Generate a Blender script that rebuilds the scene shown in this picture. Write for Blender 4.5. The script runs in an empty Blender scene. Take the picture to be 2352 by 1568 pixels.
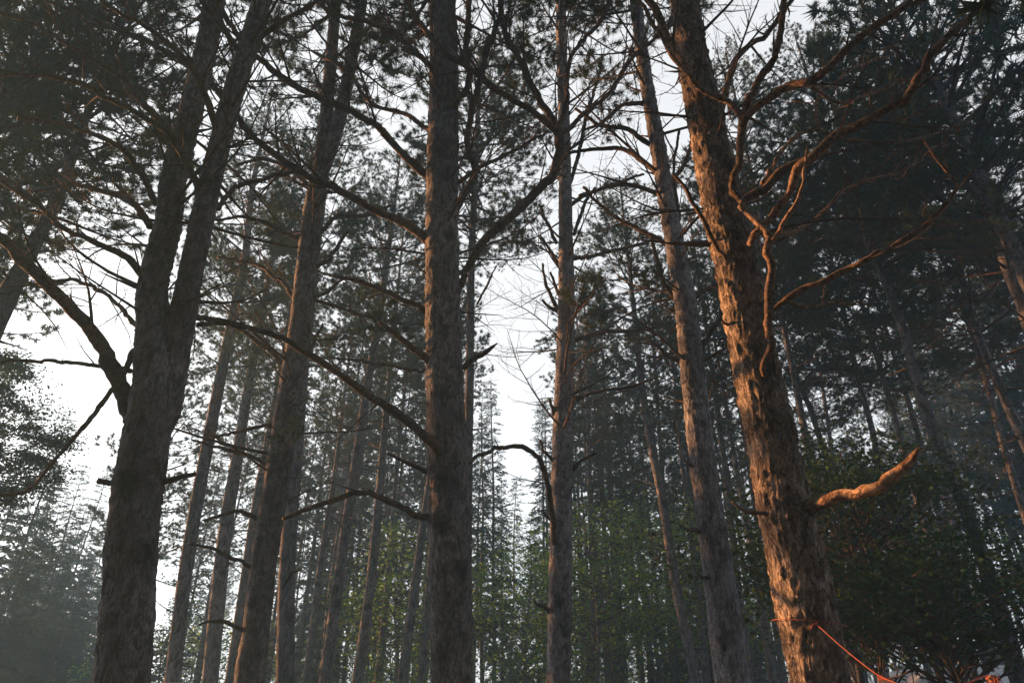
import bpy, math, random
import numpy as np
from mathutils import Vector, noise

# ------------------------------------------------------------------ camera, sky, sun, exposure
S = bpy.context.scene
COL = S.collection
PITCH = math.radians(29.0)
CAM_H = 1.45
F = 1568.0                      # focal length in units of the 2352 px wide view
cam = bpy.data.cameras.new('camera')
cam.lens = 24.0
cam.sensor_width = 36.0
cam.clip_start = 0.05
cam.clip_end = 2000.0
camo = bpy.data.objects.new('camera', cam)
camo.location = (0, 0, CAM_H)
camo.rotation_euler = (math.pi / 2 + PITCH, 0, 0)
COL.objects.link(camo)
S.camera = camo

SUN_AZ = math.radians(-61.0)    # left of the view direction (+Y)
SUN_EL = math.radians(14.0)
W = bpy.data.worlds.new('World')
S.world = W
W.use_nodes = True
wn, wl = W.node_tree.nodes, W.node_tree.links
wn.clear()
sky = wn.new('ShaderNodeTexSky')
sky.sky_type = 'NISHITA'
sky.sun_disc = False
sky.sun_elevation = SUN_EL
sky.sun_rotation = SUN_AZ
sky.air_density = 1.0
sky.dust_density = 2.5
sky.ozone_density = 1.0
hs = wn.new('ShaderNodeHueSaturation')
hs.inputs['Saturation'].default_value = 0.10
bg = wn.new('ShaderNodeBackground')
bg.inputs['Strength'].default_value = 0.05
wo = wn.new('ShaderNodeOutputWorld')
wl.new(sky.outputs[0], hs.inputs['Color'])
pale = wn.new('ShaderNodeMix')      # a thin even smoke layer over the blue
pale.data_type = 'RGBA'
pale.inputs['Factor'].default_value = 0.35
pale.inputs[7].default_value = (8.0, 8.1, 8.3, 1)
wl.new(hs.outputs[0], pale.inputs[6])
wl.new(pale.outputs[2], bg.inputs['Color'])
wl.new(bg.outputs[0], wo.inputs['Surface'])

sun = bpy.data.lights.new('sun', 'SUN')
sun.energy = 5.0
sun.angle = math.radians(0.6)
sun.color = (1.0, 0.42, 0.14)
suno = bpy.data.objects.new('sun', sun)
sd = Vector((math.sin(SUN_AZ) * math.cos(SUN_EL), math.cos(SUN_AZ) * math.cos(SUN_EL), math.sin(SUN_EL)))
suno.rotation_euler = sd.to_track_quat('Z', 'Y').to_euler()
suno.location = (-30, 30, 30)
COL.objects.link(suno)

S.view_settings.view_transform = 'Standard'
S.view_settings.look = 'None'
S.view_settings.gamma = 1.0
S.view_settings.exposure = 2.32
S.render.engine = 'CYCLES'
S.cycles.max_bounces = 6
S.cycles.diffuse_bounces = 1
S.cycles.transmission_bounces = 3
S.cycles.volume_bounces = 1
S.cycles.use_denoising = True

HAZE_DENSITY = 0.0046

# ------------------------------------------------------------------ helpers
cp, sp = math.cos(PITCH), math.sin(PITCH)


def P(x, y, D):
    """picture position (2352 px wide view) at the vertical plane D metres in front of the camera"""
    u, v = (x - 1176) / F, (784 - y) / F
    t = D / (cp - v * sp)
    return np.array((u * t, D, CAM_H + t * (sp + v * cp))), t


def ground_x(x, D):
    return P(x, 1568, D)[0][0]


def nrm(v):
    v = np.asarray(v, float)
    return v / (np.linalg.norm(v, axis=-1, keepdims=True) + 1e-9)


def resample(pts, rad, step):
    """Catmull-Rom through pts, resampled at step"""
    pts = np.asarray(pts, float)
    rad = np.asarray(rad, float)
    if len(pts) == 2:
        pts = np.array([pts[0], (pts[0] + pts[1]) / 2, pts[1]])
        rad = np.array([rad[0], (rad[0] + rad[1]) / 2, rad[1]])
    p = np.vstack([2 * pts[0] - pts[1], pts, 2 * pts[-1] - pts[-2]])
    out, ro = [], []
    for i in range(1, len(p) - 2):
        L = np.linalg.norm(p[i + 1] - p[i])
        n = max(1, int(round(L / step)))
        t = np.linspace(0, 1, n, endpoint=False)[:, None]
        a, b, c, d = p[i - 1], p[i], p[i + 1], p[i + 2]
        out.append(0.5 * ((2 * b) + (-a + c) * t + (2 * a - 5 * b + 4 * c - d) * t ** 2 + (-a + 3 * b - 3 * c + d) * t ** 3))
        ro.append(rad[i - 1] + (rad[i] - rad[i - 1]) * t[:, 0])
    out.append(p[-2][None])
    ro.append(rad[-1:])
    return np.vstack(out), np.concatenate(ro)


def frames(pts):
    n = len(pts)
    T = np.zeros((n, 3))
    T[1:-1] = pts[2:] - pts[:-2]
    T[0] = pts[1] - pts[0]
    T[-1] = pts[-1] - pts[-2]
    T = nrm(T)
    ref = np.array((1.0, 0, 0)) if abs(T[0][0]) < 0.8 else np.array((0, 1.0, 0))
    U = np.zeros((n, 3))
    u = nrm(np.cross(np.cross(T[0], ref), T[0]))
    for i in range(n):
        u = u - T[i] * np.dot(u, T[i])
        u = u / (np.linalg.norm(u) + 1e-9)
        U[i] = u
    return T, U, np.cross(T, U)


class Geo:
    """collects vertices and faces, material index per face"""

    def __init__(self):
        self.v, self.f4, self.f3, self.n = [], [], [], 0

    def tube(self, pts, rad, sides=5, mat=0, disp=None, cap=True):
        T, U, V = frames(pts)
        a = np.linspace(0, 2 * math.pi, sides, endpoint=False)
        ca, sa = np.cos(a)[None, :, None], np.sin(a)[None, :, None]
        nr = U[:, None] * ca + V[:, None] * sa
        R = np.asarray(rad)[:, None, None]
        if disp is not None:
            R = R + disp[:, :, None]
        v = (pts[:, None] + nr * R).reshape(-1, 3)
        n, m = len(pts), sides
        i = np.arange(n - 1)[:, None] * m + np.arange(m)[None]
        j = np.arange(n - 1)[:, None] * m + (np.arange(m)[None] + 1) % m
        q = np.stack([i, j, j + m, i + m], -1).reshape(-1, 4) + self.n
        self.v.append(v)
        self.f4.append((q, mat))
        base = self.n
        self.n += len(v)
        if cap:
            self.v.append(np.array([pts[0], pts[-1]]))
            k = np.arange(m)
            self.f3.append((np.stack([np.full(m, self.n), base + (k + 1) % m, base + k], -1), mat))
            o = base + (n - 1) * m
            self.f3.append((np.stack([np.full(m, self.n + 1), o + k, o + (k + 1) % m], -1), mat))
            self.n += 2

    def tris(self, v, mat=0):
        """v: (N,3,3)"""
        if len(v) == 0:
            return
        self.f3.append((np.arange(len(v) * 3).reshape(-1, 3) + self.n, mat))
        self.v.append(v.reshape(-1, 3))
        self.n += len(v) * 3

    def raw(self, v, f3=None, f4=None, mat=0):
        if f3 is not None:
            self.f3.append((np.asarray(f3) + self.n, mat))
        if f4 is not None:
            self.f4.append((np.asarray(f4) + self.n, mat))
        self.v.append(np.asarray(v, float))
        self.n += len(v)

    def freeze(self):
        V = np.vstack(self.v) if self.v else np.zeros((0, 3))
        f3 = np.vstack([f for f, m in self.f3]) if self.f3 else np.zeros((0, 3), int)
        m3 = np.concatenate([np.full(len(f), m) for f, m in self.f3]) if self.f3 else np.zeros(0, int)
        f4 = np.vstack([f for f, m in self.f4]) if self.f4 else np.zeros((0, 4), int)
        m4 = np.concatenate([np.full(len(f), m) for f, m in self.f4]) if self.f4 else np.zeros(0, int)
        return V, f3, m3, f4, m4

    def add(self, frozen, M=None, t=None):
        V, f3, m3, f4, m4 = frozen
        if M is not None:
            V = V @ np.asarray(M).T + np.asarray(t)
        for k in np.unique(m3):
            self.f3.append((f3[m3 == k] + self.n, k))
        for k in np.unique(m4):
            self.f4.append((f4[m4 == k] + self.n, k))
        self.v.append(V)
        self.n += len(V)

    def mesh(self, name, mats, smooth=True):
        V, f3, m3, f4, m4 = self.freeze()
        me = bpy.data.meshes.new(name)
        me.vertices.add(len(V))
        me.vertices.foreach_set('co', V.astype(np.float32).ravel())
        nl = f3.size + f4.size
        me.loops.add(nl)
        me.loops.foreach_set('vertex_index', np.concatenate([f4.ravel(), f3.ravel()]).astype(np.int32))
        npoly = len(f3) + len(f4)
        me.polygons.add(npoly)
        ls = np.concatenate([np.arange(len(f4)) * 4, f4.size + np.arange(len(f3)) * 3]).astype(np.int32)
        me.polygons.foreach_set('loop_start', ls)
        me.polygons.foreach_set('material_index', np.concatenate([m4, m3]).astype(np.int32))
        if smooth:
            me.polygons.foreach_set('use_smooth', np.ones(npoly, bool))
        for m in mats:
            me.materials.append(m)
        me.update(calc_edges=True)
        return me


def link(name, me, parent=None, loc=None):
    o = bpy.data.objects.new(name, me)
    COL.objects.link(o)
    if parent is not None:
        o.parent = parent
    if loc is not None:
        o.location = loc
    return o


def thing(name, label, cat, loc=(0, 0, 0), group=None):
    o = bpy.data.objects.new(name, None)
    o.empty_display_size = 0.3
    COL.objects.link(o)
    o.location = loc
    o['label'], o['category'] = label, cat
    if group:
        o['group'] = group
    return o


# ------------------------------------------------------------------ materials
def new_mat(name):
    m = bpy.data.materials.new(name)
    m.use_nodes = True
    nt = m.node_tree
    b = nt.nodes['Principled BSDF']
    return m, nt, b


def ramp(nt, fac, stops):
    r = nt.nodes.new('ShaderNodeValToRGB')
    e = r.color_ramp.elements
    while len(e) < len(stops):
        e.new(0.5)
    for k, (p, c) in enumerate(stops):
        e[k].position = p
        e[k].color = (*c, 1)
    nt.links.new(fac, r.inputs[0])
    return r.outputs[0]


def bark_material(name, plate, plate2, crack, sx=22.0, sz=7.0, bump=0.9, dist=0.012):
    """flaky bark: tall ragged plates (stretched noise) broken by small cells"""
    m, nt, b = new_mat(name)
    N, L = nt.nodes, nt.links
    tc = N.new('ShaderNodeTexCoord')
    mp = N.new('ShaderNodeMapping')
    mp.inputs['Scale'].default_value = (sx, sx, sz)
    L.new(tc.outputs['Object'], mp.inputs[0])

    def nz(scale, detail, rough, vec, dist_=0.0):
        n = N.new('ShaderNodeTexNoise')
        n.inputs['Scale'].default_value = scale
        n.inputs['Detail'].default_value = detail
        n.inputs['Roughness'].default_value = rough
        n.inputs['Distortion'].default_value = dist_
        L.new(vec, n.inputs['Vector'])
        return n.outputs['Fac'], n.outputs['Color']

    def mth(op, x, y, clamp=False):
        n = N.new('ShaderNodeMath')
        n.operation = op
        n.use_clamp = clamp
        for k, q in ((0, x), (1, y)):
            if isinstance(q, (int, float)):
                n.inputs[k].default_value = q
            else:
                L.new(q, n.inputs[k])
        return n.outputs[0]
    wf, wc = nz(1.2, 3, 0.6, mp.outputs[0])
    va = N.new('ShaderNodeVectorMath')
    va.operation = 'MULTIPLY_ADD'
    L.new(wc, va.inputs[0])
    va.inputs[1].default_value = (1.6, 1.6, 1.6)
    L.new(mp.outputs[0], va.inputs[2])
    vo = N.new('ShaderNodeTexVoronoi')
    vo.feature = 'DISTANCE_TO_EDGE'
    vo.inputs['Scale'].default_value = 1.15
    L.new(va.outputs[0], vo.inputs['Vector'])
    edge = mth('MULTIPLY', vo.outputs['Distance'], 9.0, True)
    furrow, _ = nz(0.9, 4, 0.6, va.outputs[0], 0.6)
    fur = mth('MULTIPLY', mth('SUBTRACT', furrow, 0.40), 7.0, True)
    flake, _ = nz(3.2, 7, 0.7, mp.outputs[0])
    big, _ = nz(1.0, 8, 0.65, tc.outputs['Object'])
    col = ramp(nt, mth('ADD', mth('MULTIPLY', big, 0.5), mth('MULTIPLY', flake, 0.5)), [(0.38, plate), (0.60, plate2)])
    crackf = mth('MULTIPLY', mth('ADD', mth('MULTIPLY', edge, 0.55), 0.45), mth('ADD', mth('MULTIPLY', fur, 0.7), 0.3))
    mc = N.new('ShaderNodeMix')
    mc.data_type = 'RGBA'
    L.new(crackf, mc.inputs['Factor'])
    mc.inputs[6].default_value = (*crack, 1)
    L.new(col, mc.inputs[7])
    # dark resin stains round old knots, and broad streaks of colour
    kn = N.new('ShaderNodeTexVoronoi')
    kn.inputs['Scale'].default_value = 2.1
    kn.inputs['Randomness'].default_value = 1.0
    kv = N.new('ShaderNodeVectorMath')
    kv.operation = 'MULTIPLY_ADD'
    L.new(nz(5.0, 4, 0.6, tc.outputs['Object'])[1], kv.inputs[0])
    kv.inputs[1].default_value = (0.22, 0.22, 0.30)
    L.new(tc.outputs['Object'], kv.inputs[2])
    L.new(kv.outputs[0], kn.inputs['Vector'])
    stain = mth('MULTIPLY', mth('SUBTRACT', kn.outputs['Distance'], 0.14), 6.0, True)
    streak, _ = nz(0.16, 3, 0.5, mp.outputs[0])
    tone = mth('MULTIPLY', mth('ADD', mth('MULTIPLY', stain, 0.6), 0.4), mth('ADD', mth('MULTIPLY', streak, 1.1), 0.42))
    ts = N.new('ShaderNodeVectorMath')
    ts.operation = 'SCALE'
    L.new(mc.outputs[2], ts.inputs[0])
    L.new(tone, ts.inputs['Scale'])
    L.new(ts.outputs[0], b.inputs['Base Color'])
    b.inputs['Roughness'].default_value = 0.95
    b.inputs['Specular IOR Level'].default_value = 0.12
    h = mth('ADD', mth('ADD', mth('MULTIPLY', edge, 0.35), mth('MULTIPLY', fur, 0.8)), mth('MULTIPLY', flake, 0.8))
    bp = N.new('ShaderNodeBump')
    bp.inputs['Strength'].default_value = bump
    bp.inputs['Distance'].default_value = dist
    L.new(h, bp.inputs['Height'])
    L.new(bp.outputs[0], b.inputs['Normal'])
    return m


def simple_bark(name, a, c, scale=9.0, pos=(0.35, 0.65)):
    m, nt, b = new_mat(name)
    N, L = nt.nodes, nt.links
    tc = N.new('ShaderNodeTexCoord')
    n1 = N.new('ShaderNodeTexNoise')
    n1.inputs['Scale'].default_value = scale
    n1.inputs['Detail'].default_value = 4
    L.new(tc.outputs['Object'], n1.inputs['Vector'])
    L.new(ramp(nt, n1.outputs['Fac'], [(pos[0], a), (pos[1], c)]), b.inputs['Base Color'])
    b.inputs['Roughness'].default_value = 0.95
    b.inputs['Specular IOR Level'].default_value = 0.1
    bp = N.new('ShaderNodeBump')
    bp.inputs['Strength'].default_value = 0.7
    bp.inputs['Distance'].default_value = 0.01
    L.new(n1.outputs['Fac'], bp.inputs['Height'])
    L.new(bp.outputs[0], b.inputs['Normal'])
    return m


def leaf_material(name, a, c, d, trans=0.35, scale=0.8):
    m = bpy.data.materials.new(name)
    m.use_nodes = True
    nt = m.node_tree
    N, L = nt.nodes, nt.links
    N.clear()
    out = N.new('ShaderNodeOutputMaterial')
    tc = N.new('ShaderNodeTexCoord')
    n1 = N.new('ShaderNodeTexNoise')
    n1.inputs['Scale'].default_value = scale
    n1.inputs['Detail'].default_value = 5
    n1.inputs['Roughness'].default_value = 0.7
    L.new(tc.outputs['Object'], n1.inputs['Vector'])
    col = ramp(nt, n1.outputs['Fac'], [(0.35, a), (0.52, c), (0.68, d)])
    df = N.new('ShaderNodeBsdfDiffuse')
    tr = N.new('ShaderNodeBsdfTranslucent')
    L.new(col, df.inputs[0])
    L.new(col, tr.inputs[0])
    mx = N.new('ShaderNodeMixShader')
    mx.inputs[0].default_value = trans
    L.new(df.outputs[0], mx.inputs[1])
    L.new(tr.outputs[0], mx.inputs[2])
    L.new(mx.outputs[0], out.inputs['Surface'])
    return m


BARK = bark_material('red_pine_bark', (0.072, 0.072, 0.081), (0.22, 0.215, 0.23), (0.018, 0.017, 0.018), 19, 8.0)
BARK_HAZED = bark_material('hazed_grey_bark', (0.12, 0.122, 0.14), (0.29, 0.29, 0.32), (0.035, 0.034, 0.038), 20, 8.5)  # grey raised to stand in for haze in front of these trunks
BARK_LIT = bark_material('sunlit_flaking_bark', (0.045, 0.042, 0.043), (0.40, 0.33, 0.28), (0.008, 0.007, 0.007), 17, 8, 1.0, 0.020)  # pale flaking plates, lightened further to strengthen the sunlit side
LIMB_LIT = bark_material('sunlit_limb_bark', (0.04, 0.033, 0.029), (0.36, 0.25, 0.18), (0.014, 0.012, 0.010), 26, 26, 0.8, 0.008)  # lit copy of the limb bark, sunlight put into its lighter plates
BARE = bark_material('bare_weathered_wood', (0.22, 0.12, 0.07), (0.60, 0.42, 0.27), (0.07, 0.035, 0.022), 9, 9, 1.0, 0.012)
BARK_FAR = bark_material('grey_pine_bark', (0.078, 0.079, 0.088), (0.185, 0.184, 0.20), (0.02, 0.02, 0.022), 14, 5, 0.8, 0.015)
TWIG = simple_bark('dead_twig_bark', (0.028, 0.022, 0.019), (0.075, 0.052, 0.042))
LIMB = bark_material('limb_bark', (0.040, 0.034, 0.031), (0.15, 0.11, 0.085), (0.022, 0.016, 0.014), 26, 26, 0.8, 0.008)
NEEDLE = leaf_material('pine_needles', (0.030, 0.050, 0.030), (0.042, 0.066, 0.036), (0.070, 0.085, 0.035), 0.25)
SPRUCE = leaf_material('spruce_needles', (0.024, 0.045, 0.026), (0.036, 0.062, 0.034), (0.055, 0.080, 0.038), 0.2)
LEAF_BRIGHT = leaf_material('bright_green_leaves', (0.09, 0.19, 0.035), (0.15, 0.28, 0.05), (0.25, 0.34, 0.06), 0.55, 0.5)  # bright yellow-green leaf colour
LEAF_DARK = leaf_material('maple_leaves', (0.020, 0.042, 0.018), (0.032, 0.062, 0.024), (0.052, 0.085, 0.028), 0.25, 1.2)

# ------------------------------------------------------------------ growing branches
def wiggle_line(p0, d, L, n, rng, up=0.0, wob=0.15, droop=0.0):
    pts = [np.array(p0, float)]
    d = nrm(d)
    st = L / n
    for i in range(n):
        d = d + rng.normal(0, wob, 3) * 0.6
        d[2] += up * (i / n) / n * 2 - droop / n
        d = nrm(d)
        pts.append(pts[-1] + d * st)
    return np.array(pts)


def side_twigs(lines, tufts, pts, r0, r1, rng, spacing, frac, level, live, start=0.12, maxlen=1.6, up=0.35, spruce=False):
    seg = np.linalg.norm(np.diff(pts, axis=0), axis=1)
    cum = np.concatenate([[0], np.cumsum(seg)])
    L = cum[-1]
    s = L * start + rng.uniform(0, spacing)
    side = 1 if rng.random() < 0.5 else -1
    while s < L * 0.99:
        i = min(np.searchsorted(cum, s) - 1, len(seg) - 1)
        i = max(i, 0)
        t = (s - cum[i]) / (seg[i] + 1e-9)
        p = pts[i] * (1 - t) + pts[i + 1] * t
        T = nrm(pts[i + 1] - pts[i])
        rr = r0 + (r1 - r0) * s / L
        upv = np.array((0, 0, 1.0))
        lat = np.cross(T, upv)
        if np.linalg.norm(lat) < 0.2:
            lat = np.cross(T, (1, 0, 0))
        lat = nrm(lat) * side
        side = -side
        ang = math.radians(rng.uniform(28, 68))
        roll = rng.normal(0.15 if not spruce else -0.2, 0.55)
        d = T * math.cos(ang) + (lat * math.cos(roll) + upv * math.sin(roll)) * math.sin(ang)
        l = min(maxlen, frac * (L - s) + 0.08 * L) * rng.uniform(0.45, 1.1)
        if l > 0.06:
            n = 5 if level > 0 else 3
            q = wiggle_line(p, d, l, n, rng, up=up, wob=0.17, droop=0.25 if spruce else 0)
            ra = max(min(rr * 0.6, 0.02), 0.0028)
            lines.append((q, ra, 0.0018, 3))
            if level > 0:
                side_twigs(lines, tufts, q, ra, 0.0018, rng, spacing * 0.8, 0.5, level - 1, live, 0.2, maxlen * 0.45, up, spruce)
            if live > 0 and rng.random() < live:
                tufts.append((q[-1], nrm(q[-1] - q[-2])))
                if spruce or rng.random() < 0.35:
                    tufts.append((q[-2], nrm(q[-1] - q[-2])))
        s += spacing * rng.uniform(0.6, 1.4)
    if live > 0:
        tufts.append((pts[-1], nrm(pts[-1] - pts[-2])))


def needles(tufts, rng, k, l, w, spread=0.9, along=0.08):
    if not tufts:
        return np.zeros((0, 3, 3))
    Pp = np.array([t[0] for t in tufts])
    D = np.array([t[1] for t in tufts])
    D = nrm(D + np.array((0, 0, 0.25)))
    n = len(Pp)
    Pp = np.repeat(Pp, k, 0)
    D = np.repeat(D, k, 0)
    R = nrm(rng.normal(0, 1, (n * k, 3)))
    dirs = nrm(D * rng.uniform(0.25, 1.1, (n * k, 1)) + R * spread)
    base = Pp - D * rng.uniform(0, along, (n * k, 1))
    ln = l * rng.uniform(0.65, 1.1, (n * k, 1))
    sidev = nrm(np.cross(dirs, nrm(rng.normal(0, 1, (n * k, 3))))) * (w / 2)
    tip = base + dirs * ln
    return np.stack([base - sidev, base + sidev, tip], 1)


def make_branch(rng, L, r, live, kind='pine', level=2, bare=0.2, up=0.5, spacing=0.22, droop=0.0, k=20, nl=0.12, nw=0.006, main_sides=5):
    lines, tufts = [], []
    n = max(5, int(L / 0.22))
    main = wiggle_line((0, 0, 0), (1, 0, 0.05), L, n, rng, up=up, wob=0.09, droop=droop)
    side_twigs(lines, tufts, main, r, 0.003, rng, spacing, 0.55, level - 1, live, bare, L * 0.5, up * 0.7, kind == 'spruce')
    g = Geo()
    g.tube(main, np.linspace(r, 0.003, len(main)) * (1 + 0.08 * rng.normal(0, 1, len(main))), main_sides, 0, cap=False)
    for q, a, b, sd_ in lines:
        g.tube(q, np.linspace(a, b, len(q)), sd_, 0, cap=False)
    if kind == 'spruce':
        ext = []
        for q, a, b, sd_ in lines:
            for j in range(1, len(q)):
                ext.append((q[j], nrm(q[j] - q[j - 1])))
                ext.append(((q[j] + q[j - 1]) / 2, nrm(q[j] - q[j - 1])))
        if live > 0:
            g.tris(needles(ext, rng, 7, nl, nw, 0.8, 0.1), 1)
    else:
        g.tris(needles(tufts, rng, k, nl, nw), 1)
    return g.freeze()


R0 = np.random.default_rng(7)
LIB_LIVE = [make_branch(R0, 1.0 * L, 0.026, 0.95, level=2, bare=0.22, spacing=0.125, k=30, nl=0.125, nw=0.010) for L in (1.6, 2.0, 2.3, 2.6, 1.8, 2.9)]
LIB_DEAD = [make_branch(R0, 1.0 * L, 0.02, 0.0, level=2, bare=0.12, spacing=0.2, up=u) for L, u in ((1.4, .1), (1.9, .5), (2.3, .8), (2.7, .3), (1.7, -.3), (2.2, -.2))]
LIB_STUB = [make_branch(R0, 1.0 * L, 0.018, 0.0, level=1, bare=0.4, spacing=0.35, up=u) for L, u in ((0.35, .0), (0.6, .3), (0.9, .5), (0.7, -.2))]
LIB_LIVE_FAR = [make_branch(R0, L, 0.026, 0.95, level=2, bare=0.22, spacing=0.2, k=16, nl=0.15, nw=0.022) for L in (1.5, 1.9, 2.3, 2.6)]
LIB_DEAD_FAR = [make_branch(R0, L, 0.02, 0.0, level=1, bare=0.12, spacing=0.22, up=u) for L, u in ((1.2, .1), (1.8, .5), (2.3, .3), (1.6, -.3))]
LIB_SPRUCE = [make_branch(R0, L, 0.016, 0.95, 'spruce', level=2, bare=0.1, spacing=0.15, up=0.0, droop=0.5, nl=0.09, nw=0.020) for L in (1.0, 1.3, 1.6, 1.9)]


def rot_matrix(az, el, roll, s):
    ca, sa, ce, se = math.cos(az), math.sin(az), math.cos(el), math.sin(el)
    x = np.array((ca * ce, sa * ce, se))
    y = np.array((-sa, ca, 0))
    z = np.cross(x, y)
    cr, sr = math.cos(roll), math.sin(roll)
    y2, z2 = y * cr + z * sr, -y * sr + z * cr
    return np.stack([x * s, y2 * s, z2 * s], 1)


def stem_at(stem, rad, h):
    zz = stem[:, 2]
    i = int(np.clip(np.searchsorted(zz, h) - 1, 0, len(zz) - 2))
    t = (h - zz[i]) / (zz[i + 1] - zz[i] + 1e-9)
    t = min(max(t, 0), 1)
    return stem[i] * (1 - t) + stem[i + 1] * t, rad[i] * (1 - t) + rad[i + 1] * t


def crown_geo(rng, stem, rad, H, z_dead, z_live, Lmax, far=False, spruce=False, dens=1.0, az_pref=None):
    g = Geo()
    z = z_dead
    whorl = 0.34 if spruce else 0.5
    while z < H - 0.15:
        p, r = stem_at(stem, rad, z)
        live = z > z_live
        nb = int(rng.integers(3, 6) * dens + 0.5) if live or spruce else int(rng.integers(1, 5) * dens + 0.3)
        a0 = rng.uniform(0, 6.28)
        for k in range(nb):
            az = a0 + k * 6.283 / max(nb, 1) + rng.normal(0, 0.35)
            f = (z - z_live) / max(H - z_live, 0.1)
            if spruce:
                lib = LIB_SPRUCE
                fz = (z - z_dead) / (H - z_dead)
                ln = Lmax * (1.02 - fz) * rng.uniform(0.7, 1.1) + 0.15
                el = math.radians(rng.uniform(-32, 12) + 22 * fz)
            elif live:
                lib = LIB_LIVE_FAR if far else LIB_LIVE
                env = math.sin(math.pi * (0.22 + 0.78 * f)) ** 0.7
                ln = Lmax * max(0.28, env) * rng.uniform(0.7, 1.15)
                el = math.radians(rng.uniform(-8, 22) + 30 * f)
            else:
                lib = LIB_DEAD_FAR if far else LIB_DEAD
                if rng.random() < 0.3:
                    lib = LIB_STUB
                fd = (z - z_dead) / max(z_live - z_dead, 0.1)
                ln = Lmax * (0.35 + 0.6 * fd) * rng.uniform(0.5, 1.1)
                el = math.radians(rng.uniform(-22, 24))
                if lib is LIB_STUB:
                    ln = min(ln, 0.8)
            b = lib[rng.integers(len(lib))]
            s = ln / max(b[0][:, 0].max(), 0.3)
            s = min(max(s, 0.35), 1.9)
            if lib is LIB_STUB:
                s = min(s, 1.3)
            M = rot_matrix(az, el, rng.normal(0, 0.4), s)
            g.add(b, M, p + M[:, 0] / s * r * 0.5)
        z += whorl * rng.uniform(0.7, 1.3)
    return g


# ------------------------------------------------------------------ trunks
def bark_disp(pts, rad, sides, amp, cell=0.045, seed=0.0):
    T, U, V = frames(pts)
    a = np.linspace(0, 2 * math.pi, sides, endpoint=False)
    n = len(pts)
    s = np.concatenate([[0], np.cumsum(np.linalg.norm(np.diff(pts, axis=0), axis=1))])
    out = np.zeros((n, sides))
    vor, nz = noise.voronoi, noise.noise
    inv = 1 / cell
    for i in range(n):
        r = rad[i]
        for j in range(sides):
            x = r * math.cos(a[j])
            y = r * math.sin(a[j])
            w = nz((x * 9, y * 9, s[i] * 4 + seed)) * 0.5
            d, _ = vor((x * inv + w * 2 + seed, y * inv + w * 2, s[i] * inv * 0.42 + w * 2.5))
            e = d[1] - d[0]
            out[i, j] = min(e, 0.5) / 0.5 * (0.55 + 0.9 * nz((x * 30, y * 30, s[i] * 9 - seed)))
    return (out - 0.3) * amp


def trunk(parent, picks, D0, D1=None, z_base=-0.25, H=None, taper_to=0.03, sides=40, step=0.05, amp=0.010, mat=BARK, name='trunk', knots=0, rng=None, flare=1.12):
    """picks: (x, y, width px) from low to high. Returns the stem polyline and radii (world)."""
    ys = np.array([p[1] for p in picks], float)
    D1 = D0 if D1 is None else D1
    pts, rad = [], []
    for x, y, w in picks:
        f = (ys[0] - y) / (ys[0] - ys[-1] + 1e-6)
        q, t = P(x, y, D0 + (D1 - D0) * f)
        pts.append(q)
        rad.append(w / 2 / F * t)
    pts, rad = np.array(pts), np.array(rad)
    if z_base is not None:
        d = (pts[1] - pts[0]) / (pts[1][2] - pts[0][2])
        b = pts[0] + d * (z_base - pts[0][2])
        pts = np.vstack([b, pts])
        rad = np.concatenate([[rad[0] * flare], rad])
    if H is not None and pts[-1][2] < H:
        d = pts[-1] - pts[-3]
        d = d / d[2]
        d = np.array((d[0] * 0.5, d[1] * 0.5, 1))
        z0 = pts[-1][2]
        m = pts[-1] + d * (H - z0) * 0.5
        e = m + np.array((d[0] * 0.5, d[1] * 0.5, 1)) * (H - z0) * 0.5
        pts = np.vstack([pts, m, e])
        rad = np.concatenate([rad, [rad[-1] * 0.6, taper_to]])
    sp_, sr = resample(pts, rad, step)
    if rng is None:
        rng = np.random.default_rng(int(abs(pts[0][0]) * 1000) + 3)
    # knots and whorl swellings
    sarr = sp_[:, 2]
    for kz in np.arange(sarr[0] + 1.2, sarr[-1] - 0.5, 0.62):
        kz += rng.uniform(-0.12, 0.12)
        sr = sr * (1 + 0.045 * np.exp(-((sarr - kz) / 0.09) ** 2))
    g = Geo()
    disp = bark_disp(sp_, sr, sides, amp, seed=rng.uniform(0, 50)) if amp else None
    g.tube(sp_, sr, sides, 0, disp)
    me = g.mesh(name, [mat])
    origin = parent.location
    o = link(name, me, parent)
    o.location = -Vector(origin)
    return sp_, sr


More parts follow.
